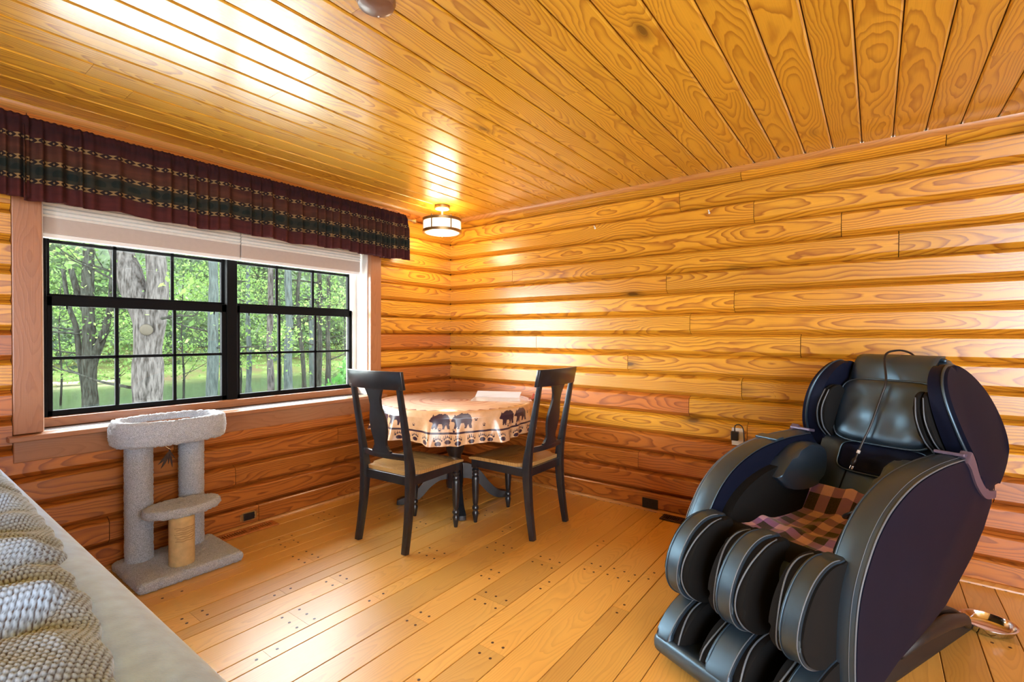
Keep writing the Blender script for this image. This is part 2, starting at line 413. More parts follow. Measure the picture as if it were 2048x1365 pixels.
bm = qround(7, .045, .040); bmesh.ops.scale(bm, vec=(1, 1, -1), verts=bm.verts[:]); bmesh.ops.recalc_face_normals(bm, faces=bm.faces[:])
o = obj('trim_3', bm, M['trimw'], None, 30); pos(o, (XW, 0, H), 0); o['kind'] = 'structure'

# ------------------------------------------------------------------ window
win = empty('window_1', ((WX0+WX1)/2, .1, .8)); win['kind'] = 'structure'
inv = Matrix.Translation(-Vector(win.location))
def wbox(name, lo, hi, mat, bev=.0, parent=win):
    bm = NB(); box(bm, [(a+b)/2 for a, b in zip(lo, hi)], [b-a for a, b in zip(lo, hi)], bev)
    if parent is win: xf(bm, bm.verts[:], inv)
    return obj(name, bm, mat, parent)
def vboard(name, x0, x1, y0, y1, z0, z1, mat, horiz=False):
    """a board whose grain runs along its length; local x is the length"""
    bm = NB()
    if horiz: L = x1-x0; box(bm, (L/2, 0, (z1-z0)/2), (L, y1-y0, z1-z0), .004)
    else: L = z1-z0; box(bm, (L/2, 0, (x1-x0)/2), (L, y1-y0, x1-x0), .004)
    o = obj(name, bm, mat, win)
    if horiz: o.location = Vector((x0, (y0+y1)/2, z0))-Vector(win.location)
    else:
        o.rotation_euler = (0, -PI/2, 0); o.location = Vector((x1, (y0+y1)/2, z0))-Vector(win.location)
    return o
vboard('casing', CL, WX0+.002, -.034, .01, .80, 2.20, M['casing'])
vboard('casing', WX1-.002, CR, -.034, .01, .80, 2.20, M['casing'])
vboard('casing', CL, CR, -.034, .01, 2.10, 2.21, M['casing'], True)
vboard('stool', -3.105, -.85, -.085, .01, .770, .797, M['casing'], True)
vboard('apron', -3.083, -.875, -.032, .01, .66, .770, M['casing'], True)
vboard('inner_sill', WX0, WX1, .0, .165, .775, .800, M['whitewood'], True)
vboard('sill_fillet', WX0+.01, WX1-.01, .120, .17, .800, .850, M['casing'], True)
wbox('jamb', (WX1-.012, .005, .80), (WX1+.0, .24, 2.10), M['whitewood'])
wbox('jamb', (WX0, .005, .80), (WX0+.012, .24, 2.10), M['whitewood'])
wbox('jamb', (WX1-.045, .15, .82), (WX1-.012, .24, 2.10), M['whitewood'])
wbox('head_jamb', (WX0, .005, 2.085), (WX1, .24, 2.10), M['whitewood'])
# black frame: two double-hung units
FX = [(-2.945, -1.99), (-1.985, -1.008)]
fm = NB()
def fb(bm, x0, x1, y0, y1, z0, z1): box(bm, ((x0+x1)/2, (y0+y1)/2, (z0+z1)/2), (x1-x0, y1-y0, z1-z0), .002, seg=1)
fb(fm, -2.945, -2.925, .16, .24, .835, 2.09); fb(fm, -1.022, -1.005, .16, .24, .835, 2.09)
fb(fm, -2.945, -1.005, .16, .24, .832, .850); fb(fm, -2.945, -1.005, .16, .24, 2.06, 2.09)
fb(fm, -2.022, -1.955, .155, .24, .835, 2.09)
xf(fm, fm.verts[:], inv); obj('frame', fm, M['black'], win)
units = [(-2.925, -2.022, [-2.622, -2.327]), (-1.955, -1.022, [-1.648, -1.355])]
for x0, x1, mv in units:
    # upper sash (outer)
    u = NB(); y0, y1 = .200, .228
    fb(u, x0, x0+.018, y0, y1, 1.47, 2.06); fb(u, x1-.018, x1, y0, y1, 1.47, 2.06); fb(u, x0, x1, y0, y1, 1.475, 1.515); fb(u, x0, x1, y0, y1, 2.03, 2.06)
    for v in mv: fb(u, v-.009, v+.009, y0+.006, y1-.006, 1.50, 2.04)
    fb(u, x0, x1, y0+.006, y1-.006, 1.792, 1.810)
    xf(u, u.verts[:], inv); uo = obj('upper_sash', u, M['black'], win)
    l = NB(); y0, y1 = .165, .197
    fb(l, x0, x0+.022, y0, y1, .850, 1.50); fb(l, x1-.030, x1, y0, y1, .850, 1.50); fb(l, x0, x1, y0, y1, 1.448, 1.502); fb(l, x0, x1, y0, y1, .850, .880)
    for v in mv: fb(l, v-.009, v+.009, y0+.006, y1-.006, .87, 1.46)
    fb(l, x0, x1, y0+.006, y1-.006, 1.155, 1.172)
    xf(l, l.verts[:], inv); lo_ = obj('lower_sash', l, M['black'], win)
    for vx in (x0+.08, x1-.08):
        t = NB(); box(t, (vx, .160, 1.445), (.006, .006, .03)); xf(t, t.verts[:], inv); obj('tilt_latch', t, M['black'], win)
    xs = [x0+.01]+mv+[x1-.01]
    for a, b in zip(xs, xs[1:]):
        for (za, zb, yy, par) in ((1.50, 1.80, .214, uo), (1.80, 2.05, .214, uo), (.87, 1.163, .181, lo_), (1.163, 1.46, .181, lo_)):
            g_ = NB(); box(g_, ((a+b)/2, yy, (za+zb)/2), (b-a, .003, zb-za)); xf(g_, g_.verts[:], inv); obj('pane', g_, M['glass'], par)
# cellular shades
for i, (x0, x1, zb) in enumerate(((-2.955, -1.975, 1.800), (-1.968, -1.012, 1.800))):
    s = empty('pleated_blind', ((x0+x1)/2, .09, zb), 0, ['white pleated blind over the window half beside the wooden left casing', 'white pleated blind over the window half nearest the ceiling lamp'][i], 'blind', 'pleated window blinds')
    c = Vector(s.location)
    def sb(name, lo, hi, mat, bev=.003):
        bm = NB(); box(bm, [(a+b)/2 for a, b in zip(lo, hi)], [b-a for a, b in zip(lo, hi)], bev); xf(bm, bm.verts[:], Matrix.Translation(-c)); return obj(name, bm, mat, s)
    sb('bottom_rail', (x0, .070, zb), (x1, .110, zb+.022), M['white'])
    sb('flat_panel', (x0, .066, zb+.022), (x1, .112, zb+.105), M['shadebar'])
    P = []
    n = 9; zt = zb+.105
    for k in range(n):
        z = zt+k*.021; P += [(.070, z), (.058, z+.0105)]
    P += [(.070, zt+n*.021)]
    bm = NB(); a = [bm.verts.new((x0-c.x, p[0]-c.y, p[1]-c.z)) for p in P]; b = [bm.verts.new((x1-c.x, p[0]-c.y, p[1]-c.z)) for p in P]
    a2 = [bm.verts.new((x0-c.x, .112-c.y, p[1]-c.z)) for p in P]; b2 = [bm.verts.new((x1-c.x, .112-c.y, p[1]-c.z)) for p in P]
    for k in range(len(P)-1):
        bm.faces.new((a[k], b[k], b[k+1], a[k+1])); bm.faces.new((a2[k+1], b2[k+1], b2[k], a2[k])); bm.faces.new((a[k], a[k+1], a2[k+1], a2[k])); bm.faces.new((b[k+1], b[k], b2[k], b2[k+1]))
    bm.faces.new((a[-1], b[-1], b2[-1], a2[-1])); bm.faces.new((a[0], a2[0], b2[0], b[0]))
    obj('pleats', bm, M['shade'], s)

# ------------------------------------------------------------------ valance and rod
def fabric_mat():
    m, nt, b = newmat('woven_valance'); g = G(nt)
    uv = g.n('ShaderNodeTexCoord').outputs['UV']; sp = g.n('ShaderNodeSeparateXYZ'); g.l(uv, sp.inputs[0]); U, V = sp.outputs[0], sp.outputs[1]
    base = g.ramp(V, [(0, (.16, .022, .020)), (.19, (.13, .02, .018)), (.24, (.03, .03, .026)), (.30, (.060, .058, .036)), (.38, (.036, .048, .040)), (.46, (.075, .062, .034)), (.50, (.14, .045, .018)), (.60, (.17, .045, .02)), (.68, (.12, .03, .016)), (.76, (.10, .016, .014)), (.88, (.05, .009, .011)), (1, (.085, .012, .014))])
    st = g.noise(g.comb(g.m('MULTIPLY', U, 9), g.m('MULTIPLY', V, 14), 0.0), 1, 3)
    base = g.mix(g.m('MULTIPLY', st, .75), base, (.018, .012, .012))
    hsx = g.n('ShaderNodeHueSaturation'); hsx.inputs['Value'].default_value = .66; hsx.inputs['Saturation'].default_value = .9; g.l(base, hsx.inputs['Color']); base = hsx.outputs[0]; out = base
    # darker animal-like blots in the green band
    vb = g.n('ShaderNodeTexVoronoi', voronoi_dimensions='2D'); g.l(g.comb(g.m('MULTIPLY', U, 11), g.m('MULTIPLY', V, 6), 0.0), vb.inputs['Vector']); vb.inputs['Scale'].default_value = 1; vb.inputs['Randomness'].default_value = .3
    inb = g.m('MULTIPLY', g.m('LESS_THAN', g.m('ABSOLUTE', g.m('SUBTRACT', V, .37)), .05), g.m('LESS_THAN', vb.outputs['Distance'], .33))
    out = g.mix(g.m('MULTIPLY', inb, .75), out, (.010, .016, .014))
    for vc in (.245, .475, .735):
        dv = g.m('DIVIDE', g.m('SUBTRACT', V, vc), .030)
        adv = g.m('ABSOLUTE', dv)
        fu = g.m('ABSOLUTE', g.m('SUBTRACT', g.m('FRACT', g.m('MULTIPLY', U, 16)), .5))
        inband = g.m('LESS_THAN', adv, 1.0)
        out = g.mix(g.m('MULTIPLY', inband, .85), out, (.018, .012, .012))
        bow = g.m('MULTIPLY', g.m('LESS_THAN', g.m('MULTIPLY', fu, 2.2), g.m('ADD', g.m('MULTIPLY', adv, .75), .06)), g.m('LESS_THAN', adv, .95))
        dia = g.m('LESS_THAN', g.m('ADD', g.m('ABSOLUTE', g.m('MULTIPLY', g.m('SUBTRACT', fu, .5), 4.5)), adv), .5)
        mk = g.m('MAXIMUM', bow, dia)
        out = g.mix(g.m('MULTIPLY', mk, .85), out, (.26, .165, .07))
    g.l(out, b.inputs['Base Color']); b.inputs['Roughness'].default_value = .9; b.inputs['Specular IOR Level'].default_value = .15
    wv = g.noise(g.comb(g.m('MULTIPLY', U, 900), g.m('MULTIPLY', V, 400), 0.0), 1, 1)
    g.l(g.bump(wv, .3, .001), b.inputs['Normal'])
    return m
M['fabric'] = fabric_mat()
def valance(name, x0, x1, seed, label, ztop, zbot, yb=-.100, amp=.042, step=.006, nrows=26):
    rg = random.Random(seed)
    root = empty(name, ((x0+x1)/2, yb, ztop), 0, label, 'valance')
    xs = np.arange(x0, x1+step/2, step); n = len(xs)
    # folds: sum of bumps at irregular places
    f = np.zeros(n); hdr = np.zeros(n)
    x = x0
    while x < x1:
        tight = max(0.0, (x-(-1.55))/.95) if seed == 1 else .5
        wd_ = rg.uniform(.035, .11)*(1-.62*min(1, tight)); a = rg.uniform(.6, 1.25)*amp*(1+.35*min(1, tight))
        f += a*np.exp(-((xs-x)/(wd_*.27))**2); x += wd_*rg.uniform(.9, 1.6)
    x = x0
    while x < x1:
        hdr += rg.uniform(.4, 1)*.007*np.exp(-((xs-x)/.007)**2); x += rg.uniform(.016, .034)
    wav = .004*np.sin(xs*37+seed)+.003*np.sin(xs*83)
    bott = .006*np.sin(xs*9.0+seed)+.005*np.sin(xs*23)-.30*(f-f.mean())*.4
    arc = np.concatenate([[0], np.cumsum(np.sqrt(step**2+np.diff(f)**2))])
    verts = []; uvs = []
    for j in range(nrows+1):
        t = j/nrows          # 0 bottom .. 1 top
        z = zbot+bott*(1-t)+(ztop-zbot)*t
        w = min(1.0, (1-t)*2.6+.12)
        hd = 1.0 if t > .87 else max(0, 1-(.87-t)*7)
        rod = .010*math.exp(-((t-.90)/.045)**2)
        y = yb-f*w-hdr*hd-wav*(1-t)-rod
        if t > .94: z = z+hdr*.9-.002
        for i in range(n): verts.append((xs[i], y[i], z[i])); uvs.append((arc[i], t))
    faces = []
    for j in range(nrows):
        for i in range(n-1):
            a = j*n+i; faces.append((a, a+1, a+n+1, a+n))
    c = Vector(root.location)
    me = bpy.data.meshes.new('cloth'); me.from_pydata([tuple(Vector(v)-c) for v in verts], [], faces); me.update()
    ul = me.uv_layers.new(name='uv'); li = np.zeros(len(me.loops), dtype=np.int32); me.loops.foreach_get('vertex_index', li)
    ul.data.foreach_set('uv', np.array(uvs, dtype=np.float32)[li].ravel())
    me.polygons.foreach_set('use_smooth', [True]*len(me.polygons)); me.materials.append(M['fabric'])
    o = bpy.data.objects.new('cloth', me); COL.objects.link(o); o.parent = root
    so_ = o.modifiers.new('thick', 'SOLIDIFY'); so_.thickness = .002
    return root
valance('window_valance', -3.055, -.665, 1, 'dark red and green patterned gathered valance hanging above the whole window', 2.345, 1.945)
valance('window_valance', -4.10, -3.030, 2, 'short wide end of the patterned valance hanging over bare logs beyond the casing', 2.345, 1.955, -.118, .026)
rod = empty('curtain_rod', (-2.3, -.10, 2.31), 0, 'slim metal curtain rod with ball finial carrying the valance', 'curtain rod')
bm = NB(); tube(bm, [(-1.95, 0, 0), (1.70, 0, 0)], .008, 10); obj('pole', bm, M['nickel'], rod, True)
bm = NB(); lathe(bm, [(.008, 0), (.013, .004), (.009, .012), (.020, .022), (.024, .034), (.018, .048), (.008, .056), (.010, .062), (0, .068)], 16, (1.70, 0, 0), Euler((0, R_(90), 0)).to_matrix().to_4x4()); obj('finial', bm, M['brass'], rod, True)
bm = NB(); tube(bm, [(1.66, 0, 0), (1.66, .075, 0)], .005, 8); obj('bracket', bm, M['nickel'], rod, True)

# ------------------------------------------------------------------ ceiling lamp
def emis(name, col, s, base=(.9, .85, .7)):
    m, nt, b = newmat(name); b.inputs['Base Color'].default_value = (*base, 1); b.inputs['Emission Color'].default_value = (*col, 1); b.inputs['Emission Strength'].default_value = s; return m
M['lampglass'] = emis('lamp_glass', (1, .84, .60), 1.0)
M['lampbot'] = emis('lamp_diffuser', (1, .86, .58), 1.0)
M['bulb'] = emis('bulb', (1, .85, .6), 30)
LX, LY = -.482, -.362
lamp = empty('ceiling_lamp', (LX, LY, H), 0, 'round drum ceiling lamp with bronze bands and lit frosted glass', 'ceiling lamp')
bm = NB(); lathe(bm, [(.062, 0), (.066, -.004), (.066, -.024), (.058, -.030), (0, -.031)], 32); obj('canopy', bm, M['bronze'], lamp, 40)
bm = NB(); lathe(bm, [(.060, -.0305), (.0, -.034)], 32); obj('canopy_plate', bm, M['white'], lamp, 40)
bm = NB(); lathe(bm, [(.009, -.03), (.009, -.13)], 14); obj('stem', bm, M['nickel'], lamp, 40)
def band(z0, z1, r0, r1):
    bm = NB(); P = [(r0, z0), (r1, z0), (r1, z1), (r0, z1), (r0, z0)]; seg = 48; rings = []
    for r, z in P[:-1]: rings.append([bm.verts.new((r*math.cos(2*PI*i/seg), r*math.sin(2*PI*i/seg), z)) for i in range(seg)])
    for a, b in zip(rings, rings[1:]+rings[:1]):
        for i in range(seg): j = (i+1) % seg; bm.faces.new((a[i], a[j], b[j], b[i]))
    bmesh.ops.recalc_face_normals(bm, faces=bm.faces[:]); return bm
obj('upper_band', band(-.140, -.118, .155, .168), M['bronze'], lamp, 40)
obj('lower_band', band(-.238, -.214, .152, .168), M['bronze'], lamp, 40)
obj('glass_drum', band(-.222, -.132, .156, .160), M['lampglass'], lamp, 40)
bm = NB(); lathe(bm, [(.153, -.226), (.140, -.240), (.09, -.250), (0, -.254)], 48); obj('bottom_diffuser', bm, M['lampbot'], lamp, 40)
bm = NB(); lathe(bm, [(.0, -.252), (.018, -.254), (.018, -.259), (.008, -.263), (.005, -.270), (0, -.272)], 20); obj('finial', bm, M['bronze'], lamp, 40)
for k in range(3):
    a = R_(15+120*k)
    bm = NB(); tube(bm, [(.009*math.cos(a), .009*math.sin(a), -.125), (.160*math.cos(a), .160*math.sin(a), -.128)], .004, 8); obj('arm', bm, M['bronze'], lamp)
for k in range(6):
    a = R_(-108+60*k)
    bm = NB(); box(bm, (.162*math.cos(a), .162*math.sin(a), -.178), (.008, .009, .10), .001, (0, 0, a)); obj('mullion', bm, M['bronze'], lamp)
    bm = NB(); lathe(bm, [(.006, -.118), (.007, -.110), (.004, -.103), (0, -.100)], 10, (.162*math.cos(a), .162*math.sin(a), 0)); obj('knob', bm, M['bronze'], lamp)
for k in range(3):
    a = R_(-150+120*k)
    bm = NB(); lathe(bm, [(0, -.215), (.022, -.195), (.028, -.175), (.018, -.150), (.012, -.135)], 16, (.085*math.cos(a), .085*math.sin(a), 0)); obj('bulb', bm, M['bulb'], lamp, True)
pl = bpy.data.lights.new('lamp_light', 'POINT'); pl.energy = 9; pl.color = (1, .80, .55); pl.shadow_soft_size = .12
po = bpy.data.objects.new('lamp_light', pl); COL.objects.link(po); po.location = (LX, LY, H-.30)
# smoke detector
sd = empty('smoke_detector', (-2.49, -2.045, H), 0, 'round brown smoke detector mounted on the ceiling boards', 'smoke detector')
bm = NB(); lathe(bm, [(.064, 0), (.064, -.012), (.058, -.026), (.040, -.034), (0, -.036)], 40); obj('body', bm, M['brown_sm'], sd, 40)
bm = NB(); lathe(bm, [(.0045, -.030), (.003, -.034), (0, -.0345)], 10, (.030, .025, -.001)); obj('indicator', bm, M['white'], sd, True)

# ------------------------------------------------------------------ outlets, vents, nails
def outlet(name, loc, rz, label, plate=True):
    r = empty(name, loc, rz, label, 'outlet')
    if plate:
        bm = NB(); box(bm, (0, -.003, 0), (.118, .006, .072), .002); obj('cover_plate', bm, M['outletp'], r)
    else:
        bm = NB(); box(bm, (0, -.001, 0), (.108, .002, .022), .0005); box(bm, (-.047, -.002, 0), (.014, .003, .044), .001); box(bm, (.047, -.002, 0), (.014, .003, .044), .001); obj('mounting_strap', bm, M['brass'], r)
        bm = NB(); box(bm, (0, .0005, 0), (.082, .003, .060), .001); obj('box_rim', bm, M['brass'], r)
        bm = NB(); box(bm, (0, -.004, 0), (.070, .010, .044), .002); obj('receptacle', bm, M['outletp'], r)
    for s in (-1, 1):
        bm = NB(); lathe(bm, [(.0165, 0), (.0165, .0015), (0, .002)], 16, (s*.0195, -.006 if plate else -.009, 0), Euler((R_(90), 0, 0)).to_matrix().to_4x4()); f = obj('socket_face', bm, M['outletp'], r)
        for dz in (-.006, .006):
            bm = NB(); box(bm, (s*.0195+.003, -.0085 if plate else -.0115, dz), (.007, .001, .0018)); obj('slot', bm, M['dark'], r)
    return r
outlet('wall_outlet', (-1.968, -.030, .075), 0, 'uncovered black outlet with brass mounting ears low under the window', False)
outlet('wall_outlet', (-.030, -2.071, .056), -PI/2, 'dark covered outlet low on the long log wall beside the armchair')
def vent(name, x0, x1, y0, y1, n, label, mat, groups=2, alongx=True):
    r = empty(name, ((x0+x1)/2, (y0+y1)/2, 0), 0, label, 'floor vent')
    cx, cy = (x0+x1)/2, (y0+y1)/2; Lx, Ly = x1-x0, y1-y0
    bm = NB()
    rim = .022
    box(bm, (0, -Ly/2+rim/2, .006), (Lx, rim, .010), .002); box(bm, (0, Ly/2-rim/2, .006), (Lx, rim, .010), .002)
    box(bm, (-Lx/2+rim/2, 0, .006), (rim, Ly-2*rim, .010), .002); box(bm, (Lx/2-rim/2, 0, .006), (rim, Ly-2*rim, .010), .002)
    if groups == 2: box(bm, (0, 0, .006), (.024 if alongx else Lx-2*rim, Ly-2*rim if alongx else .02, .009))
    obj('frame', bm, mat, r)
    bm = NB(); box(bm, (0, 0, .0015), (Lx-.02, Ly-.02, .001)); obj('duct_opening', bm, M['dark'], r)
    span = (Lx if alongx else Ly)-2*rim
    for k in range(n):
        t = -span/2+span*(k+.5)/n
        bm = NB()
        if alongx: box(bm, (t, 0, .0065), (span/n*.42, Ly-2*rim, .007))
        else: box(bm, (0, t, .0065), (Lx-2*rim, span/n*.45, .007))
        obj('slat', bm, mat, r)
    return r
vent('floor_vent', -2.195, -1.822, -.150, -.048, 22, 'reddish wooden floor vent under the window next to the cat tree', M['rust'])
vent('floor_vent', -.155, -.050, -2.50, -2.185, 20, 'dark brown floor vent at the foot of the wall behind the armchair', M['ventdark'], 1, False)
for i, (y, z) in enumerate(((-1.607, 2.156), (-2.474, 2.150))):
    bm = NB(); tube(bm, [(0, 0, 0), (-.018, 0, .002), (-.024, 0, .012)], .004, 8); lathe(bm, [(.007, 0), (.007, .002), (0, .003)], 10, (-.006, 0, -.006), Euler((0, R_(-90), 0)).to_matrix().to_4x4())
    o = obj('picture_hook', bm, M['white'], None, True); o.location = (-.026, y, z)
    meta(o, ['small white picture hook on the log wall nearer the room corner', 'small white picture hook on the log wall above the armchair side'][i], 'hook', 'picture hooks')

# ------------------------------------------------------------------ round table, pedestal, tablecloth
TX, TY, TZ, TR = -.735, -.760, .785, .595
tb = empty('round_table', (TX, TY, 0), 0, 'round pedestal dining table with black turned column and curved feet', 'table')
bm = NB(); lathe(bm, [(.55, .750), (.575, .755), (.58, .780), (.575, .783), (0, .783)], 64); obj('tabletop', bm, M['chairblk'], tb, 40)
bm = NB(); lathe(bm, [(.13, .752), (.13, .735), (.085, .70), (.082, .66), (.086, .50), (.070, .40), (.050, .36), (.046, .34), (.058, .32), (.066, .28), (.066, .15), (.060, .12), (.064, .112), (.064, .098), (.05, .092), (0, .090)], 32); obj('column', bm, M['chairblk'], tb, 40)
obj('ring', band(.098, .112, .060, .0665), M['chrome'], tb, 40)
for k in range(4):
    a = R_(-40+90*k)
    top = spline([(.05, .30), (.12, .285), (.20, .225), (.27, .135), (.34, .070), (.41, .050), (.445, .035)], 5)
    bot = spline([(.445, .004), (.40, .004), (.33, .010), (.26, .050), (.19, .125), (.12, .17), (.05, .18)], 5)
    poly = [(p.x, p.y) for p in [Vector((q[0], q[1], 0)) for q in top]]+[(q[0], q[1]) for q in bot]
    bm = NB(); extr(bm, poly, -.026, .026, .008); xf(bm, bm.verts[:], Euler((0, 0, a)).to_matrix().to_4x4()); obj('foot', bm, M['chairblk'], tb, 35)
def cloth_mats():
    m, nt, b = newmat('tablecloth_print'); b.inputs['Specular IOR Level'].default_value = .7; g = G(nt)
    tc = g.n('ShaderNodeTexCoord').outputs['Object']; sp = g.n('ShaderNodeSeparateXYZ'); g.l(tc, sp.inputs[0])
    r = g.m('SQRT', g.m('ADD', g.m('MULTIPLY', sp.outputs[0], sp.outputs[0]), g.m('MULTIPLY', sp.outputs[1], sp.outputs[1])))
    n1 = g.noise(tc, 7, 3); n2 = g.noise(tc, 26, 3)
    rr = g.m('ADD', r, g.m('MULTIPLY', g.m('SUBTRACT', n1, .5), .05))
    ang = g.m('ARCTAN2', sp.outputs[1], sp.outputs[0])
    zig = g.m('MULTIPLY', g.m('PINGPONG', g.m('MULTIPLY', ang, 7.0), .5), .09)
    beige = g.ramp(n2, [(.3, (.66, .36, .17)), (.7, (.76, .46, .25))])
    beige2 = g.ramp(n2, [(.3, (.74, .50, .38)), (.7, (.82, .60, .48))])
    top = g.m('LESS_THAN', r, .57)
    c = g.mix(top, beige, beige2)
    redc = (.40, .09, .07)
    for rad, w_, amt in ((.055, .012, .9), (.10, .010, .8), (.19, .008, .55), (.27, .010, .6), (.345, .006, .45)):
        k = g.m('LESS_THAN', g.m('ABSOLUTE', g.m('SUBTRACT', rr, rad)), w_)
        c = g.mix(g.m('MULTIPLY', k, amt), c, redc)
    edge = g.m('MULTIPLY', g.m('GREATER_THAN', g.m('ADD', rr, zig), .575), top)
    c = g.mix(g.m('MULTIPLY', edge, .85), c, (.24, .045, .05))
    g.l(c, b.inputs['Base Color']); b.inputs['Roughness'].default_value = .30; b.inputs['Coat Weight'].default_value = 1.0; b.inputs['Coat Roughness'].default_value = .16
    return m
M['cloth'] = cloth_mats(); M['print'] = plain('print_dark', (.045, .018, .030), .3, coat=.3)
def inpoly(x, y, poly):
    c = False; n = len(poly); j = n-1
    for i in range(n):
        xi, yi = poly[i]; xj, yj = poly[j]
        if (yi > y) != (yj > y) and x < (xj-xi)*(y-yi)/(yj-yi)+xi: c = not c
        j = i
    return c
BEAR = [(0, .52), (.05, .60), (.10, .72), (.16, .80), (.20, .90), (.24, .82), (.34, .86), (.50, .95), (.66, .92), (.80, .94), (.92, .86), (.99, .70), (1.0, .50), (.97, .30), (.99, .12), (1.0, .0), (.88, .0), (.86, .12), (.82, .30), (.76, .12), (.74, .02), (.64, .02), (.66, .18), (.62, .36), (.48, .36), (.42, .18), (.40, .0), (.30, .0), (.31, .14), (.27, .10), (.22, .02), (.14, .04), (.17, .20), (.20, .38), (.14, .46), (.06, .46)]
def paw(x, y, claws=True):
    # centred, about unit size
    if (x/.36)**2+((y+.28)/.27)**2 < 1 and not (abs(x) < .05 and y < -.5): return True
    for i, (tx, ty) in enumerate(((-.40, .10), (-.21, .26), (0, .32), (.21, .26), (.40, .10))):
        if ((x-tx)/.085)**2+((y-ty)/.13)**2 < 1: return True
        if claws and abs(x-tx*1.12) < .028 and ty+.14 < y < ty+.34: return True
    return False
def tablecloth():
    NA, NT = 1500, 64
    th = np.linspace(0, 2*PI, NA, endpoint=False)
    drop = .205+.010*np.sin(3*th+.6)+.006*np.sin(8*th)
    fold = .018*np.sin(9*th+.4)+.016*np.sin(15*th+1.1)+.013*np.sin(24*th)+.008*np.sin(41*th)
    verts = []
    for j in range(NT+1):
        t = j/NT
        r = TR+.004+.014*min(1, t*6)**.6+fold*(max(0, t-.06)**1.3)+.010*t
        z = TZ+.0045-.006*min(1, t*8)-drop*t
        for i in range(NA): verts.append((r[i]*math.cos(th[i]), r[i]*math.sin(th[i]), z[i] if hasattr(z, '__len__') else z))
    faces = []; mi = []
    C_ = 2*PI*TR
    motifs = []   # (s centre, t centre(m from rim), w, h, kind)
    rg = random.Random(3); s = 0.0; k = 0
    L = .212
    bears = []; small = []; big = []
    nb = 8
    for q in range(nb):
        s0 = C_*q/nb
        bears.append((s0+.02, .104, .135, .100)); bears.append((s0+.160, .104, .137, .102))
        for dx, dy in ((.30, .06), (.36, .045), (.42, .085), (.10, .105), (.20, .11)): small.append((s0+dx*.9, dy, .022))
    nbp = 52
    for q in range(nbp): big.append((C_*(q+.15*math.sin(q*1.7))/nbp, .176+.005*math.sin(q*2.3), .054))
    grid = np.zeros((NT, NA), dtype=np.int32)
    for j in range(NT):
        y = L*(j+.5)/NT
        for i in range(NA):
            x = C_*i/NA; d = 0
            if .124 < y < .137: d = 1
            elif y < .106:
                for (bx, by, w_, h_) in bears:
                    u = (x-bx)/w_
                    if 0 <= u <= 1 and inpoly(u, (by-y)/h_, BEAR): d = 1; break
            if not d and y < .122:
                for (px_, py_, s_) in small:
                    if abs(x-px_) < s_*.5 and abs(y-py_) < s_*.6 and paw((x-px_)/s_, (py_-y)/s_, False): d = 1; break
            if not d and y > .142:
                q = int(round(x/C_*nbp))
                for qq in (q-1, q, q+1):
                    px_, py_, s_ = big[qq % nbp]
                    dx = (x-px_+C_/2) % C_-C_/2
                    if abs(dx) < s_*.5 and paw(dx/s_, (py_-y)/s_): d = 1; break
            grid[j, i] = d
    for j in range(NT):
        for i in range(NA):
            a = j*NA+i; b = j*NA+(i+1) % NA; faces.append((a, a+NA, b+NA, b)); mi.append(int(grid[j, i]))
    # top disc
    base = len(verts); rings = [.5, .35, .2, .08]
    idx = [list(range(NA))]
    c0 = len(verts); verts.append((0, 0, TZ+.0045))
    for i in range(NA): faces.append((i, (i+1) % NA, c0)); mi.append(0)
    o = obj('printed_cloth', (verts, faces), M['cloth'], None, True, [M['cloth'], M['print']])
    o.data.polygons.foreach_set('material_index', mi)
    o.data.set_sharp_from_angle(angle=R_(60))
    return o
tc_ = tablecloth(); tc_.name = 'tablecloth'; pos(tc_, (TX, TY, 0), R_(205)); meta(tc_, 'glossy tan tablecloth printed with dark bears and paw prints on the round table', 'tablecloth')
# clip on the rim
clip = empty('tablecloth_clip', (TX+.375, TY-.470, TZ+.004), R_(-50), 'small red clip pinching the tablecloth rim', 'clip')
bm = NB(); box(bm, (0, 0, .012), (.050, .012, .006), .001, (0, R_(-8), 0)); obj('jaw', bm, M['orange'], clip)
bm = NB(); box(bm, (.010, 0, .030), (.012, .014, .045), .001, (0, R_(20), 0)); obj('lever', bm, M['orange'], clip)
m, nt, b = newmat('glare_film'); g = G(nt); out = nt.nodes['Material Output']  # translucent film added to imitate the pale glare on the tabletop
tr = g.n('ShaderNodeBsdfTransparent'); mx = g.n('ShaderNodeMixShader'); mx.inputs[0].default_value = .38; b.inputs['Base Color'].default_value = (.85, .85, .86, 1); b.inputs['Roughness'].default_value = .15
g.l(tr.outputs[0], mx.inputs[1]); g.l(b.outputs[0], mx.inputs[2]); g.l(mx.outputs[0], out.inputs[0]); M['glare'] = m
bm = NB()
V_ = [bm.verts.new(p) for p in [(-.20, -.17, 0), (.19, -.19, 0), (.19, .02, 0), (-.17, .08, 0), (.21, .04, .045), (-.15, .12, .045)]]
bm.faces.new((V_[0], V_[1], V_[2], V_[3])); bm.faces.new((V_[3], V_[2], V_[4], V_[5]))
o = obj('glare_sheet', bm, M['glare'], None, False); o.modifiers.new('t', 'SOLIDIFY').thickness = .001; pos(o, (TX+.27, TY-.19, TZ+.008), R_(-52))
meta(o, 'pale see-through sheet added for the glare on the tablecloth towards the long log wall', 'sheet')

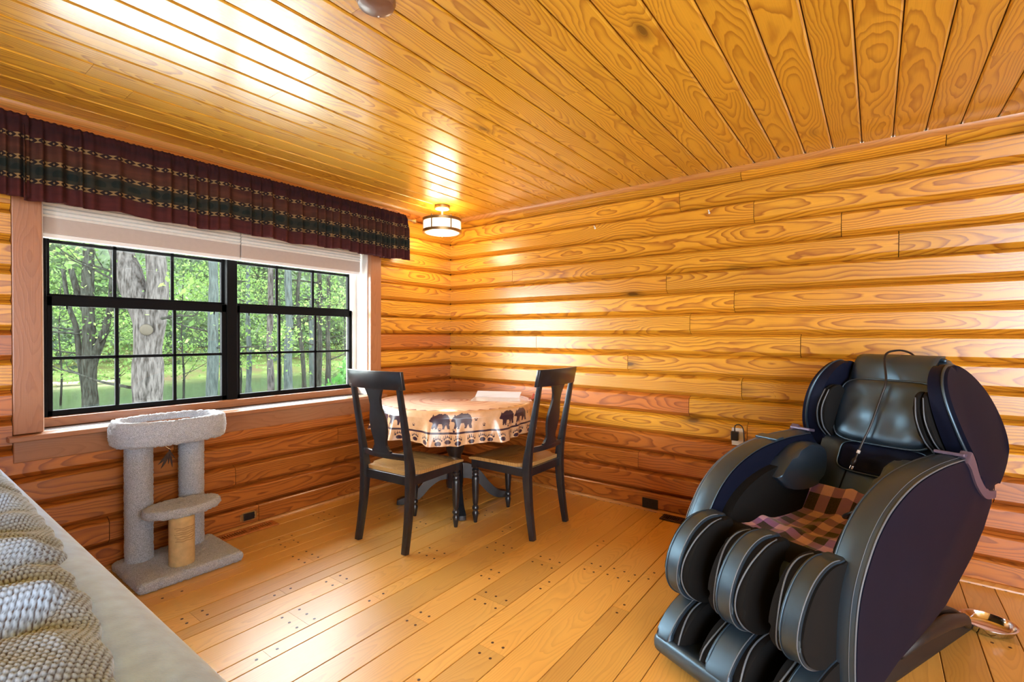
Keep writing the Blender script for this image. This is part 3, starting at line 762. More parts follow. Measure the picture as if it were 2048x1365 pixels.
# ------------------------------------------------------------------ dining chairs (facing +y)
def bez(pts, n=5): return spline(pts, n)
def ribbon(bm, pts, wid, thk):
    """bar along pts (y-z curve), width along x, thickness across"""
    P = [Vector(p) for p in pts]; N = len(P); rings = []
    for i, p in enumerate(P):
        t = (P[min(i+1, N-1)]-P[max(i-1, 0)]).normalized(); nx = Vector((1, 0, 0)); nn = t.cross(nx).normalized()
        w_ = wid[i] if isinstance(wid, list) else wid; h_ = thk[i] if isinstance(thk, list) else thk
        rings.append([bm.verts.new(p+nx*(sx*w_/2)+nn*(sy*h_/2)) for sx, sy in ((-1, -1), (1, -1), (1, 1), (-1, 1))])
    for a, b in zip(rings, rings[1:]):
        for k in range(4): j = (k+1) % 4; bm.faces.new((a[k], a[j], b[j], b[k]))
    bm.faces.new(list(reversed(rings[0]))); bm.faces.new(rings[-1])
    bmesh.ops.recalc_face_normals(bm, faces=bm.faces[:])
    return bm
def make_chair(loc, rz, label):
    c = empty('dining_chair', loc, rz, label, 'chair', 'dining chairs at the round table')
    blk = M['chairblk']
    backc = lambda z: -.215-.10*max(0, (z-.46)/.62)**1.25 if z > .46 else -.215-.045*((.46-z)/.46)**1.6
    for s in (-1, 1):
        zs = [0, .12, .25, .36, .44, .50, .58, .70, .84, .96, 1.00]
        pts = [Vector((s*(.197 if z > .3 else .197+.006*(1-z/.3)), backc(z)+.006*math.sin(z*5), z)) for z in zs]
        th = [.036, .040, .046, .052, .056, .052, .044, .036, .032, .028, .026]
        wd_ = [.036, .037, .038, .040, .040, .038, .036, .034, .032, .030, .03]
        sp_ = spline(pts, 3); n = len(sp_)
        def ip(a): return [a[min(int(i/3), len(a)-1)]*(1-(i/3-int(i/3)))+a[min(int(i/3)+1, len(a)-1)]*(i/3-int(i/3)) for i in range(n)]
        bm = NB(); ribbon(bm, sp_, ip(wd_), ip(th)); bmesh.ops.bevel(bm, geom=[e for e in bm.edges if e.calc_face_angle(0) > .8], offset=.004, segments=2, affect='EDGES', profile=.5)
        obj('back_post', bm, blk, c, 40)
        bm = NB(); lathe(bm, [(.0, 0), (.012, 0), (.014, .012), (.019, .045), (.023, .065), (.018, .078), (.015, .084), (.022, .092), (.024, .104), (.018, .116), (.014, .122), (.018, .13), (.020, .15), (.024, .22), (.026, .30), (.024, .318), (.018, .325), (.024, .332), (.024, .342), (.018, .350), (.024, .358), (.024, .368), (.017, .376), (.022, .384), (.0, .386)], 18, (s*.188, .232, 0)); box(bm, (s*.188, .232, .413), (.042, .042, .060), .003); obj('front_leg', bm, blk, c, 40)
    # seat frame
    for s in (-1, 1):
        bm = NB(); box(bm, (s*.195, .010, .418), (.022, .42, .056), .003); obj('side_apron', bm, blk, c)
    bm = NB(); box(bm, (0, .235, .418), (.36, .022, .056), .003); obj('front_apron', bm, blk, c)
    bm = NB(); box(bm, (0, -.208, .418), (.38, .022, .056), .003); obj('rear_apron', bm, blk, c)
    # seat: saddle-shaped board
    N1, N2 = 14, 12; bm = NB(); top = []; bot = []
    for j in range(N2+1):
        v = j/N2; y = -.205+.47*v; hw = .205+.032*v if v > .10 else .175
        rt = []; rb = []
        for i in range(N1+1):
            u = i/N1*2-1; ins = .012*(abs(u)**8)*(1 if v > .92 else 0)
            z = .470-.008*(1-u*u)*math.sin(PI*min(1, v*1.05))-.010*max(0, v-.85)/.15
            rt.append(bm.verts.new((u*hw, y-ins, z))); rb.append(bm.verts.new((u*(hw-.004), y-ins, .447)))
        top.append(rt); bot.append(rb)
    for j in range(N2):
        for i in range(N1):
            bm.faces.new((top[j][i], top[j][i+1], top[j+1][i+1], top[j+1][i])); bm.faces.new((bot[j+1][i], bot[j+1][i+1], bot[j][i+1], bot[j][i]))
        bm.faces.new((top[j][0], top[j+1][0], bot[j+1][0], bot[j][0])); bm.faces.new((top[j+1][N1], top[j][N1], bot[j][N1], bot[j+1][N1]))
    for i in range(N1):
        bm.faces.new((top[0][i+1], top[0][i], bot[0][i], bot[0][i+1])); bm.faces.new((top[N2][i], top[N2][i+1], bot[N2][i+1], bot[N2][i]))
    bmesh.ops.recalc_face_normals(bm, faces=bm.faces[:])
    so_ = obj('seat', bm, M['seatw'], c, 40)
    # curved crest rail
    def rail(name, z0, z1, hw, dy, th_, ends=0.0, arch=0.0):
        bm = NB(); n = 20; rg_ = []
        for i in range(n+1):
            u = i/n*2-1; x = u*hw
            bow = -dy*(1-u*u)
            za = z0-ends*abs(u)**3; zb_ = z1+arch*(1-u*u)
            rg_.append([bm.verts.new((x, backc(za)+bow-th_/2, za)), bm.verts.new((x, backc(za)+bow+th_/2, za)), bm.verts.new((x, backc(zb_)+bow+th_/2, zb_)), bm.verts.new((x, backc(zb_)+bow-th_/2, zb_))])
        for a, b in zip(rg_, rg_[1:]):
            for k in range(4): j = (k+1) % 4; bm.faces.new((a[k], a[j], b[j], b[k]))
        bm.faces.new(list(reversed(rg_[0]))); bm.faces.new(rg_[-1]); bmesh.ops.recalc_face_normals(bm, faces=bm.faces[:])
        bmesh.ops.bevel(bm, geom=[e for e in bm.edges if e.calc_face_angle(0) > .8], offset=.004, segments=2, affect='EDGES', profile=.5)
        return obj(name, bm, blk, c, 40)
    rail('crest_rail', .975, 1.085, .232, .030, .024)
    rail('lower_rail', .545, .583, .185, .022, .020)
    # vase splat
    prof = [(.580, .078), (.592, .080), (.600, .066), (.612, .062), (.625, .050), (.65, .050), (.68, .060), (.72, .068), (.76, .070), (.80, .064), (.84, .052), (.88, .044), (.92, .048), (.95, .060), (.985, .078)]
    bm = NB(); rg_ = []
    for z, hw in prof:
        row = []
        for i in range(7):
            u = i/6*2-1; x = u*hw; bow = -.026*(1-(x/.2)**2)
            row.append((x, backc(z)+bow, z))
        rg_.append([[bm.verts.new((x, y+d, z)) for (x, y, z) in row] for d in (-.008, .008)])
    for (a0, a1), (b0, b1) in zip(rg_, rg_[1:]):
        for i in range(6): bm.faces.new((a0[i], a0[i+1], b0[i+1], b0[i])); bm.faces.new((b1[i], b1[i+1], a1[i+1], a1[i]))
        bm.faces.new((a0[0], b0[0], b1[0], a1[0])); bm.faces.new((b0[6], a0[6], a1[6], b1[6]))
    bmesh.ops.recalc_face_normals(bm, faces=bm.faces[:])
    obj('splat', bm, blk, c, 40)
    return c
make_chair((-1.368, -.963, 0), R_(-85.8), 'black dining chair with wooden seat, its back turned to the cat tree')
make_chair((-.790, -1.415, 0), R_(0), 'black dining chair with wooden seat, its back turned to the armchair')

# ------------------------------------------------------------------ cat tree
ct = empty('cat_tree', (-2.445, -.27, 0), 0, 'carpeted cat tree with oval bed on two posts below the window', 'cat tree')
def fuzzy(o, amp, seed=1):
    me = o.data; n = len(me.vertices); co = np.zeros(n*3); me.vertices.foreach_get('co', co); no = np.zeros(n*3)
    me.vertices.foreach_get('normal', no)
    rs = np.random.RandomState(seed); co = co.reshape(-1, 3)+no.reshape(-1, 3)*(rs.rand(n, 1)-.35)*amp
    me.vertices.foreach_set('co', co.ravel()); me.update(); return o
def dense(bm, L):
    for _ in range(7):
        es = [e for e in bm.edges if e.calc_length() > L]
        if not es: break
        bmesh.ops.subdivide_edges(bm, edges=es, cuts=1, use_grid_fill=True)
    bmesh.ops.triangulate(bm, faces=[f for f in bm.faces if len(f.verts) > 4]); return bm
rx = lambda x: x+2.445; ry = lambda y: y+.27
bm = NB(); box(bm, (rx(-2.465), ry(-.285), .027), (.50, .44, .054), .020, seg=3); dense(bm, .009); fuzzy(obj('base_board', bm, M['carpet'], ct, True), .006, 1)
def post(name, x, y, r, z0, z1, mat, fz=.005, L=.008):
    bm = NB(); n = int((z1-z0)/L); seg = max(12, int(2*PI*r/L)); lathe(bm, [(r, z0+(z1-z0)*k/n) for k in range(n+1)], seg, (rx(x), ry(y), 0)); o = obj(name, bm, mat, ct, True)
    if fz: fuzzy(o, fz, int(r*1000+abs(x)*100))
    return o
post('post', -2.612, -.150, .064, .045, .70, M['carpet']); post('post', -2.345, -.125, .064, .045, .70, M['carpet'])
post('sisal_post', -2.487, -.385, .060, .045, .310, M['sisal'], 0, .02)
# scratched rope lines on the sisal post
bm = NB()
for k in range(7):
    z = .19+k*.012+.002*math.sin(k*3); a0 = -2.4+.1*math.sin(k*1.7); a1 = -.9+.15*math.sin(k*2.3)
    tube(bm, [(rx(-2.487)+.0605*math.cos(a0+(a1-a0)*q/10), ry(-.385)+.0605*math.sin(a0+(a1-a0)*q/10), z+.002*math.sin(q*1.3+k)) for q in range(11)], .0014, 5)
obj('frayed_strands', bm, plain('sisal_dark', (.36, .22, .09), .9), ct)
# oval bed: floor and raised rim
def oval_rim():
    bm = NB(); na = 150; prof = []
    for k in range(18):
        t = 2*PI*k/18; prof.append((.028*math.cos(t), .066*math.sin(t)*(1.0)))
    prof = [(p[0]*(1 if abs(p[1]) < .05 else 1), max(-.062, min(.066, p[1]*1.25))) for p in prof]
    rings = []
    for i in range(na):
        a = 2*PI*i/na; ca, sa = math.cos(a), math.sin(a)
        ex = .245; ey = .162; pw = 2.6
        rr_ = (abs(ca)**pw/ex**pw+abs(sa)**pw/ey**pw)**(-1/pw)
        rings.append([bm.verts.new((ca*(rr_+p[0]), sa*(rr_+p[0]), p[1])) for p in prof])
    for i in range(na):
        a, b = rings[i], rings[(i+1) % na]
        for k in range(18): j = (k+1) % 18; bm.faces.new((a[k], a[j], b[j], b[k]))
    bmesh.ops.recalc_face_normals(bm, faces=bm.faces[:]); dense(bm, .012); return bm
o = obj('bed_rim', oval_rim(), M['carpet'], ct, True); o.location = (rx(-2.478), ry(-.205), .765); fuzzy(o, .008, 5)
bm = NB(); lathe(bm, [(1.0, 0), (1.0, .02), (0, .02)], 60, (0, 0, 0), None, .235, .152); o = obj('bed_floor', bm, M['carpet'], ct); o.location = (rx(-2.478), ry(-.205), .700)
# half-round shelf
bm = NB(); prof = [(0, .046)]+[(k/10*.93, .046) for k in range(1, 10)]+[(.93, .0455), (.975, .040), (1.0, .026), (1.0, .018), (.97, .006), (.92, 0)]+[(k/10*.92, 0) for k in range(9, 0, -2)]+[(0, 0)]
lathe(bm, prof, 90, (0, -.075, 0), None, .190, .118)
o = obj('shelf', bm, M['carpet'], ct, True); o.location = (rx(-2.455), ry(-.235), .312); fuzzy(o, .008, 8)
# feather toy
toy = NB(); tube(toy, spline([(0, 0, 0), (.02, -.01, -.03), (.05, -.02, -.06)], 6), .0008, 5); obj('toy_string', toy, M['brass'], ct).location = (rx(-2.53), ry(-.19), .705)
for k, (dx, dz, wd_) in enumerate(((-.06, -.075, .010), (-.045, -.10, .011), (.012, -.105, .009), (.03, -.06, .006), (-.005, -.085, .007))):
    bm = NB(); n = 8; L_ = []; Rr = []
    for q in range(n+1):
        t = q/n; w_ = wd_*math.sin(PI*min(1, t*.92+.06)); p = Vector((dx*t, .004*k, dz*t-.02*math.sin(PI*t)*.4)); L_.append(bm.verts.new(p+Vector((-w_*.6, 0, w_*.35)))); Rr.append(bm.verts.new(p+Vector((w_*.6, .002, -w_*.35))))
    for q in range(n): bm.faces.new((L_[q], L_[q+1], Rr[q+1], Rr[q]))
    o = obj('feather', bm, M['feather'], ct); o.location = (rx(-2.48), ry(-.21), .645); o.modifiers.new('t', 'SOLIDIFY').thickness = .0015

# ------------------------------------------------------------------ sofa and knitted throw
sofa = empty('sofa', (-3.75, -1.75, 0), 0, 'light grey plush sofa whose back stands in the near corner', 'sofa')
def sbx(name, lo, hi, bev, L=None, seg=5):
    bm = NB(); c = [(a+b)/2 for a, b in zip(lo, hi)]; c = (c[0]+3.75, c[1]+1.75, c[2]); box(bm, c, [b-a for a, b in zip(lo, hi)], bev, seg=seg)
    return obj(name, bm, M['plush'], sofa, True)
sbx('backrest', (-3.52, -2.86, .12), (-3.235, -.35, .865), .07, seg=8)
sbx('seat_frame', (-4.35, -2.86, .10), (-3.45, -.35, .34), .03)
for k in range(3): sbx('seat_cushion', (-4.36, -2.62+k*.68, .33), (-3.50, -2.62+(k+1)*.68-.01, .50), .05)
sbx('armrest', (-4.33, -2.87, .10), (-3.30, -2.63, .66), .06); sbx('armrest', (-4.33, -.56, .10), (-3.30, -.34, .66), .06)
bm = NB(); tube(bm, [(-3.2375+3.75, y+1.75, .795+.002*math.sin(y*9)) for y in np.linspace(-2.80, -.41, 60)], .0035, 8); obj('back_seam', bm, plain('seam_piping', (.30, .33, .36), .9), sofa, True)
for x, y in ((-3.32, -.45), (-3.32, -2.75), (-4.28, -.45), (-4.28, -2.75)):
    bm = NB(); lathe(bm, [(.02, 0), (.028, .12)], 14, (x+3.75, y+1.75, 0)); obj('foot', bm, M['base'], sofa, 40)
def throw():
    x0, y0, y1 = -3.66, -2.95, -.45; st = .0024
    ys = np.arange(y0, y1, st); nx = int(.40/st)
    edge_y = [-2.95, -2.70, -2.58, -2.40, -2.22, -2.185, -2.15, -2.05, -1.95, -1.80, -1.6, -1.2, -.45]
    edge_x = [-3.362, -3.352, -3.338, -3.316, -3.312, -3.318, -3.296, -3.288, -3.284, -3.280, -3.274, -3.272, -3.272]
    ex = np.interp(ys, edge_y, edge_x)+.003*np.sin(ys*60)
    Y, S = np.meshgrid(ys, np.linspace(0, 1, nx), indexing='ij'); EX = ex[:, None]
    X = x0+(EX-x0)*S
    # sofa top profile
    z = .865-np.clip((X+3.305)/.07, 0, 1)**2*.020-np.clip((-3.45-X)/.09, 0, 1)**2*.06
    rs = np.random.RandomState(4)
    d = EX-X
    fold = .030*np.clip(d/.05, 0, 1)**.6
    fold += .016*np.sin(Y*22+2.5*np.sin(Y*5)+X*16)*np.clip(d/.05, 0, 1)
    fold += .010*np.sin(Y*47+X*30+1.3)*np.clip(d/.06, 0, 1)
    fold += .022*np.exp(-((Y+2.185-.25*(X+3.31))/.022)**2)*-1*np.clip(d/.02, 0, 1)
    fold += .018*np.exp(-((Y+2.42-.5*(X+3.36))/.018)**2)*-1*np.clip(d/.04, 0, 1)
    # knit stitches: V columns
    kx = X/.0068; ky = (Y+.4*X)/.0095
    row = np.floor(ky)
    kn = np.abs(np.sin(PI*(kx+.5*(row % 2))))**.7*(.35+.65*np.abs(np.sin(PI*ky))**.6)
    z = z+np.maximum(fold, .004)+.0042*kn
    z[:, -1] = .858; z[:, -2] = np.minimum(z[:, -2], z[:, -3]-.004)
    co = np.stack([X+3.45, Y+1.7, z-.86], -1).reshape(-1, 3); n0, n1 = X.shape
    a = (np.arange(n0-1)[:, None]*n1+np.arange(n1-1)[None, :]).ravel()
    fc = np.stack([a, a+n1, a+n1+1, a+1], -1)
    me = bpy.data.meshes.new('knitted_throw'); me.vertices.add(len(co)); me.vertices.foreach_set('co', co.astype(np.float32).ravel())
    me.loops.add(fc.size); me.loops.foreach_set('vertex_index', fc.astype(np.int32).ravel()); me.polygons.add(len(fc)); me.polygons.foreach_set('loop_start', np.arange(0, fc.size, 4, dtype=np.int32)); me.polygons.foreach_set('loop_total', np.full(len(fc), 4, dtype=np.int32))
    me.update(calc_edges=True)
    ca = me.attributes.new('knit', 'FLOAT', 'POINT'); ca.data.foreach_set('value', kn.astype(np.float32).ravel())
    me.polygons.foreach_set('use_smooth', [True]*len(fc))
    m, nt, b = newmat('knit_wool'); g = G(nt); at_ = g.n('ShaderNodeAttribute', attribute_name='knit')
    big = g.noise(g.n('ShaderNodeTexCoord').outputs['Object'], 9, 2)
    thr = g.m('ADD', at_.outputs['Fac'], g.m('MULTIPLY', g.m('SUBTRACT', big, .5), .5))
    g.l(g.ramp(thr, [(.15, (.065, .042, .034)), (.42, (.18, .23, .30)), (.8, (.38, .52, .70))]), b.inputs['Base Color']); b.inputs['Roughness'].default_value = 1; b.inputs['Specular IOR Level'].default_value = .1; b.inputs['Sheen Weight'].default_value = .4
    me.materials.append(m)
    o = bpy.data.objects.new('knitted_throw', me); COL.objects.link(o); o.location = (-3.45, -1.7, .86)
    return meta(o, 'chunky grey and brown knitted throw rumpled over the sofa back', 'throw')
throw()

# ------------------------------------------------------------------ massage armchair
MCA = math.atan2(.41078, -.91173)
MCW = Vector((-.41078, -.91173, 0))
mc = empty('massage_armchair', MCW*3.40, MCA, 'large black leather massage armchair with padded leg rest near the log wall', 'armchair')
LE, SH, FB, PP = M['leather'], M['shellm'], M['mesh'], M['pipe']
def P3(pts, y): return [(p[0], y, p[1]) for p in pts]
def sm2(pts, n=4): return [(p.x, p.z) for p in spline([(a, 0, b) for a, b in pts], n)]
ARM_TOP = [(.130, .10), (.142, .24), (.138, .37), (.118, .47), (.075, .555), (.005, .645), (-.10, .720), (-.26, .778), (-.46, .806), (-.66, .812)]
ARM_BACK = [(-.68, .806), (-.74, .715), (-.83, .645), (-.925, .625), (-.925, .60), (-.84, .50), (-.72, .42), (-.60, .35), (-.50, .28), (-.36, .235), (-.12, .205), (.04, .11)]
arm_poly = sm2(ARM_TOP, 5)+ARM_BACK
for s in (-1, 1):
    y0, y1 = (.245, .352) if s > 0 else (-.352, -.245)
    bm = NB(); extr(bm, arm_poly, y0, y1, .014, 3)
    a = obj('armrest', bm, SH, mc, 50)
    # top strip of smooth leather
    tp = sm2(ARM_TOP, 6); n = len(tp); bm = NB(); rg = []
    for i, p in enumerate(tp):
        q = Vector((tp[min(i+1, n-1)][0]-tp[max(i-1, 0)][0], 0, tp[min(i+1, n-1)][1]-tp[max(i-1, 0)][1])).normalized(); nn = Vector((q.z, 0, -q.x))
        if nn.x < 0 and nn.z < 0: nn = -nn
        row = []
        for k in range(7):
            t = k/6; yy = (y0+.006)*(1-t)+(y1-.006)*t; up = .004+.008*math.sin(PI*t)
            row.append(bm.verts.new((p[0]+nn.x*up, yy, p[1]+nn.z*up)))
        rg.append(row)
    for r0, r1 in zip(rg, rg[1:]):
        for k in range(6): bm.faces.new((r0[k], r0[k+1], r1[k+1], r1[k]))
    bmesh.ops.recalc_face_normals(bm, faces=bm.faces[:])
    if sum(f.normal.z for f in bm.faces) < 0: bmesh.ops.reverse_faces(bm, faces=bm.faces[:])
    o = obj('arm_pad', bm, LE, mc, True)
    for yy in (y0+.005, y1-.005):
        bm = NB(); tube(bm, P3([(p[0]+.003, p[1]+.004) for p in tp], yy), .0032, 6); obj('piping', bm, LE if abs(yy) < .3 else PP, o, True)
    bm = NB(); yy = y1-.020 if s > 0 else y0+.020; tube(bm, P3([(p[0]+.009, p[1]+.010) for p in tp], yy), .0011, 5); obj('stitching', bm, PP, o, True)
    # cross band on the arm
    if s < 0:
        bm = NB(); box(bm, (-.40, (y0+y1)/2, .812), (.055, .112, .012), .004, (0, R_(8), 0)); obj('arm_band', bm, LE, mc)
    # bracket between arm and shell
    br = sm2([(-.665, .825), (-.70, .790), (-.755, .715), (-.835, .655), (-.935, .640)], 5); bm = NB()
    n = len(br); top_ = []; 
    outl = []
    for i, p in enumerate(br):
        q = Vector((br[min(i+1, n-1)][0]-br[max(i-1, 0)][0], 0, br[min(i+1, n-1)][1]-br[max(i-1, 0)][1])).normalized(); w_ = .027*(1-.45*i/(n-1))
        outl.append(((p[0]-q.z*w_, p[1]+q.x*w_), (p[0]+q.z*w_, p[1]-q.x*w_)))
    poly = [a_[0] for a_ in outl]+[a_[1] for a_ in reversed(outl)]
    extr(bm, poly, (y1-.030) if s > 0 else (y0-.008), (y1+.008) if s > 0 else (y0+.030), .004); obj('trim_bracket', bm, M['bracket'], mc, 40)
    bm = NB(); box(bm, (-.672, (y0+y1)/2, .828), (.05, .10, .014), .004, (0, R_(-10), 0)); obj('trim_bracket', bm, M['bracket'], mc)
    # upper shell wing
    SHP = [(-.79, .775), (-.735, .86), (-.705, .95), (-.700, 1.03), (-.725, 1.10), (-.79, 1.155), (-.88, 1.175), (-.99, 1.135), (-1.08, 1.05), (-1.125, .94), (-1.13, .83), (-1.09, .73), (-1.00, .655), (-.90, .66), (-.83, .69)]
    ps = [(p.x, p.z) for p in spline([(a_, 0, b_) for a_, b_ in SHP], 4, True)]
    bm = NB(); extr(bm, ps, .255 if s > 0 else -.345, .345 if s > 0 else -.255, .030, 5); sh = obj('shell_wing', bm, SH, mc, 50)
    edge = [(p.x, p.z) for p in spline([(a_, 0, b_) for a_, b_ in SHP[:8]], 5)]
    bm = NB(); tube(bm, P3(edge, s*.322), .007, 8); obj('edge_roll', bm, LE, sh, True)
    # shoulder airbags
    for k in range(2):
        prof = sm2([(-.78+.01*k, .80), (-.70+.012*k, .86), (-.665+.01*k, .95), (-.69+.01*k, 1.035), (-.76, 1.06), (-.83, 1.00), (-.84, .88)], 4)
        yy = s*(.250-.028*k); bm = NB(); extr(bm, prof, min(yy, yy-s*.024), max(yy, yy-s*.024), .009, 3); ab = obj('shoulder_airbag', bm, FB, mc, 50)
        bm = NB(); tube(bm, P3([(p[0]+.003, p[1]) for p in sm2([(-.775+.01*k, .80), (-.70+.012*k, .86), (-.66+.01*k, .95), (-.69+.01*k, 1.04)], 6)], yy-s*.012), .003, 6); obj('piping', bm, PP, ab, True)
    # inner arm padding
    prof = sm2([(.05, .40), (.02, .52), (-.08, .62), (-.24, .685), (-.42, .70), (-.56, .62), (-.60, .46), (-.50, .38)], 4)
    bm = NB(); extr(bm, prof, s*.205 if s > 0 else -.255, .255 if s > 0 else s*.205, .022, 4); obj('inner_arm_pad', bm, FB, mc, 50)
    bm = NB(); prof = sm2([(-.28, .66), (-.40, .755), (-.56, .79), (-.66, .74), (-.64, .62), (-.50, .585), (-.36, .60)], 4); extr(bm, prof, (.165 if s > 0 else -.252), (.252 if s > 0 else -.165), .03, 4); obj('forearm_cuff', bm, LE, mc, 50)
# back and seat
back = sm2([(-.56, .40), (-.64, .50), (-.70, .60), (-.76, .72), (-.82, .84), (-.87, .96), (-.905, 1.08), (-.925, 1.15), (-.96, 1.185), (-1.02, 1.185), (-1.09, 1.10), (-1.135, .96), (-1.125, .80), (-1.05, .66), (-.92, .52), (-.74, .38)], 4)
bm = NB(); extr(bm, back, -.262, .262, .02, 3); bk = obj('backrest', bm, LE, mc, 50)
for yy in (-.10, .10):
    bm = NB(); tube(bm, [(p[0]+.002, yy*(1+.25*math.sin(i*.25)), p[1]+.001) for i, p in enumerate(sm2([(-.58, .42), (-.64, .50), (-.70, .60), (-.76, .72), (-.80, .80)], 4))], .003, 6); obj('seam', bm, FB, bk, True)
bm = NB(); tube(bm, [(x, y, z) for x, y, z in spline([(-.955, -.262, 1.188), (-.965, -.13, 1.200), (-.965, .13, 1.200), (-.955, .262, 1.188)], 6)], .010, 8); obj('top_roll', bm, LE, bk, True)
# lumbar panel with fold
def puff(name, W, Ht, T, mat, parent, loc, ry_, n=22, e=4.0, wrinkle=.003, seed=1, bend=0.0):
    rs = np.random.RandomState(seed); bm = NB(); fr = []; bkk = []
    ph = rs.rand(6)*6
    for j in range(n+1):
        v = j/n*2-1; a = []; b = []
        for i in range(n+1):
            u = i/n*2-1
            k = (abs(u)**e+abs(v)**e)
            # superellipse squeeze to round the corners
            m_ = max(abs(u), abs(v)); f_ = 1.0 if m_ == 0 else m_/((abs(u)**5+abs(v)**5)**(1/5))
            uu, vv = u*f_, v*f_
            th = T*.5*max(0, 1-m_**6)**.5
            wr = wrinkle*(math.sin(9*u+ph[0]+3*v)+math.sin(17*u+ph[1]-5*v)*.6+math.sin(7*v+ph[2]))*max(0, 1-m_**3)
            x = th+wr+bend*(1-u*u)
            a.append(bm.verts.new((x, uu*W/2, vv*Ht/2)))
            b.append(a[-1] if m_ >= .999 else bm.verts.new((-th*.6+bend*(1-u*u), uu*W/2, vv*Ht/2)))
        fr.append(a); bkk.append(b)
    for j in range(n):
        for i in range(n):
            bm.faces.new((fr[j][i], fr[j][i+1], fr[j+1][i+1], fr[j+1][i]))
            q = (bkk[j+1][i], bkk[j+1][i+1], bkk[j][i+1], bkk[j][i])
            if len(set(q)) == 4 and set(q) != {fr[j][i], fr[j][i+1], fr[j+1][i+1], fr[j+1][i]}:
                try: bm.faces.new(q)
                except ValueError: pass
    bmesh.ops.recalc_face_normals(bm, faces=bm.faces[:])
    rim = []
    for t in range(80):
        a_ = 2*PI*t/80; ca, sa = math.cos(a_), math.sin(a_); r_ = (abs(ca)**5+abs(sa)**5)**(-1/5); rim.append((bend*(1-(ca*r_)**2), ca*r_*W/2, sa*r_*Ht/2))
    o = obj(name, bm, mat, parent, True); o.location = loc; o.rotation_euler = (0, ry_, 0)
    rb = NB(); tube(rb, rim, .0045, 8, True); obj('rim_piping', rb, LE, o, True)
    return o
puff('head_pillow', .415, .315, .060, LE, mc, (-.795, .01, .945), R_(-21), seed=3)
bm = NB(); N_ = 12
fl = sm2([(-.862, 1.085), (-.872, 1.13), (-.895, 1.175), (-.94, 1.205), (-.99, 1.210)], 4); rg = []
for i, p in enumerate(fl):
    rg.append([bm.verts.new((p[0]+.004*math.sin(k*.9+i*.3), -.165+.33*k/N_, p[1])) for k in range(N_+1)])
for r0, r1 in zip(rg, rg[1:]):
    for k in range(N_): bm.faces.new((r0[k], r0[k+1], r1[k+1], r1[k]))
bmesh.ops.recalc_face_normals(bm, faces=bm.faces[:])
o = obj('pillow_flap', bm, LE, mc, True); o.modifiers.new('t', 'SOLIDIFY').thickness = .012
puff('lumbar_flap', .36, .15, .012, SH, mc, (-.742, .02, .725), R_(-27), seed=5, wrinkle=.002)
seatp = sm2([(-.66, .36), (-.60, .43), (-.50, .455), (-.30, .435), (-.12, .44), (.02, .475), (.10, .485), (.135, .44), (.12, .33)], 4)
bm = NB(); extr(bm, seatp+[(-.60, .22)], -.25, .25, .02, 3); obj('seat', bm, LE, mc, 50)
# hanging remote holder loop
bm = NB(); tube(bm, spline([(-.24, .235, .69), (-.20, .19, .645), (-.22, .13, .60), (-.27, .12, .585), (-.33, .14, .62), (-.44, .20, .69)], 5), .0075, 8); obj('remote_holder', bm, M['outletp'], mc, True)
# leg rest: calf part
bm = NB(); extr(bm, sm2([(-.03, .26), (.0, .50), (.09, .52), (.11, .40), (.08, .24)], 3), -.24, .285, .015, 2); obj('calf_board', bm, FB, mc, 50)
CALF = [(.05, .530), (.12, .562), (.20, .555), (.275, .510), (.330, .430), (.345, .350), (.315, .285), (.250, .245), (.15, .235), (.05, .245)]
cp = [(p.x, p.z) for p in spline([(a, 0, b) for a, b in CALF], 4, True)]
def scalep(ps, k, c): return [(c[0]+(p[0]-c[0])*k, c[1]+(p[1]-c[1])*k) for p in ps]
for yi, y in enumerate((-.215, .02, .255)):
    bm = NB(); extr(bm, cp, y-.034, y+.034, .012, 3); pad = obj('calf_pad', bm, LE, mc, 50)
    for s in (-1, 1):
        if yi != 1 and s*(yi-1) > 0:
            bm = NB(); extr(bm, scalep(cp, .965, (.13, .39)), min(y+s*.028, y+s*.042), max(y+s*.028, y+s*.042), .006, 2); obj('calf_side', bm, FB, mc, 50)
            continue
        lob = scalep(cp, .955, (.13, .39)); bm = NB(); extr(bm, lob, min(y+s*.030, y+s*.072), max(y+s*.030, y+s*.072), .019, 5); obj('calf_airbag', bm, FB, mc, 50)
        crv = [p for p in sm2(CALF[1:8], 6)]; crv = scalep(crv, .965, (.13, .39))
        bm = NB(); tube(bm, [(p[0], y+s*(.052+.010*math.sin(i*.22)), p[1]) for i, p in enumerate(crv)], .0030, 6); obj('piping', bm, PP, pad, True)
    crv = sm2(CALF[:9], 6)
    for s in (-1, 1):
        bm = NB(); tube(bm, P3(scalep(crv, 1.008, (.13, .39)), y+s*.028), .0022, 6); obj('piping', bm, PP if s > 0 else LE, pad, True)
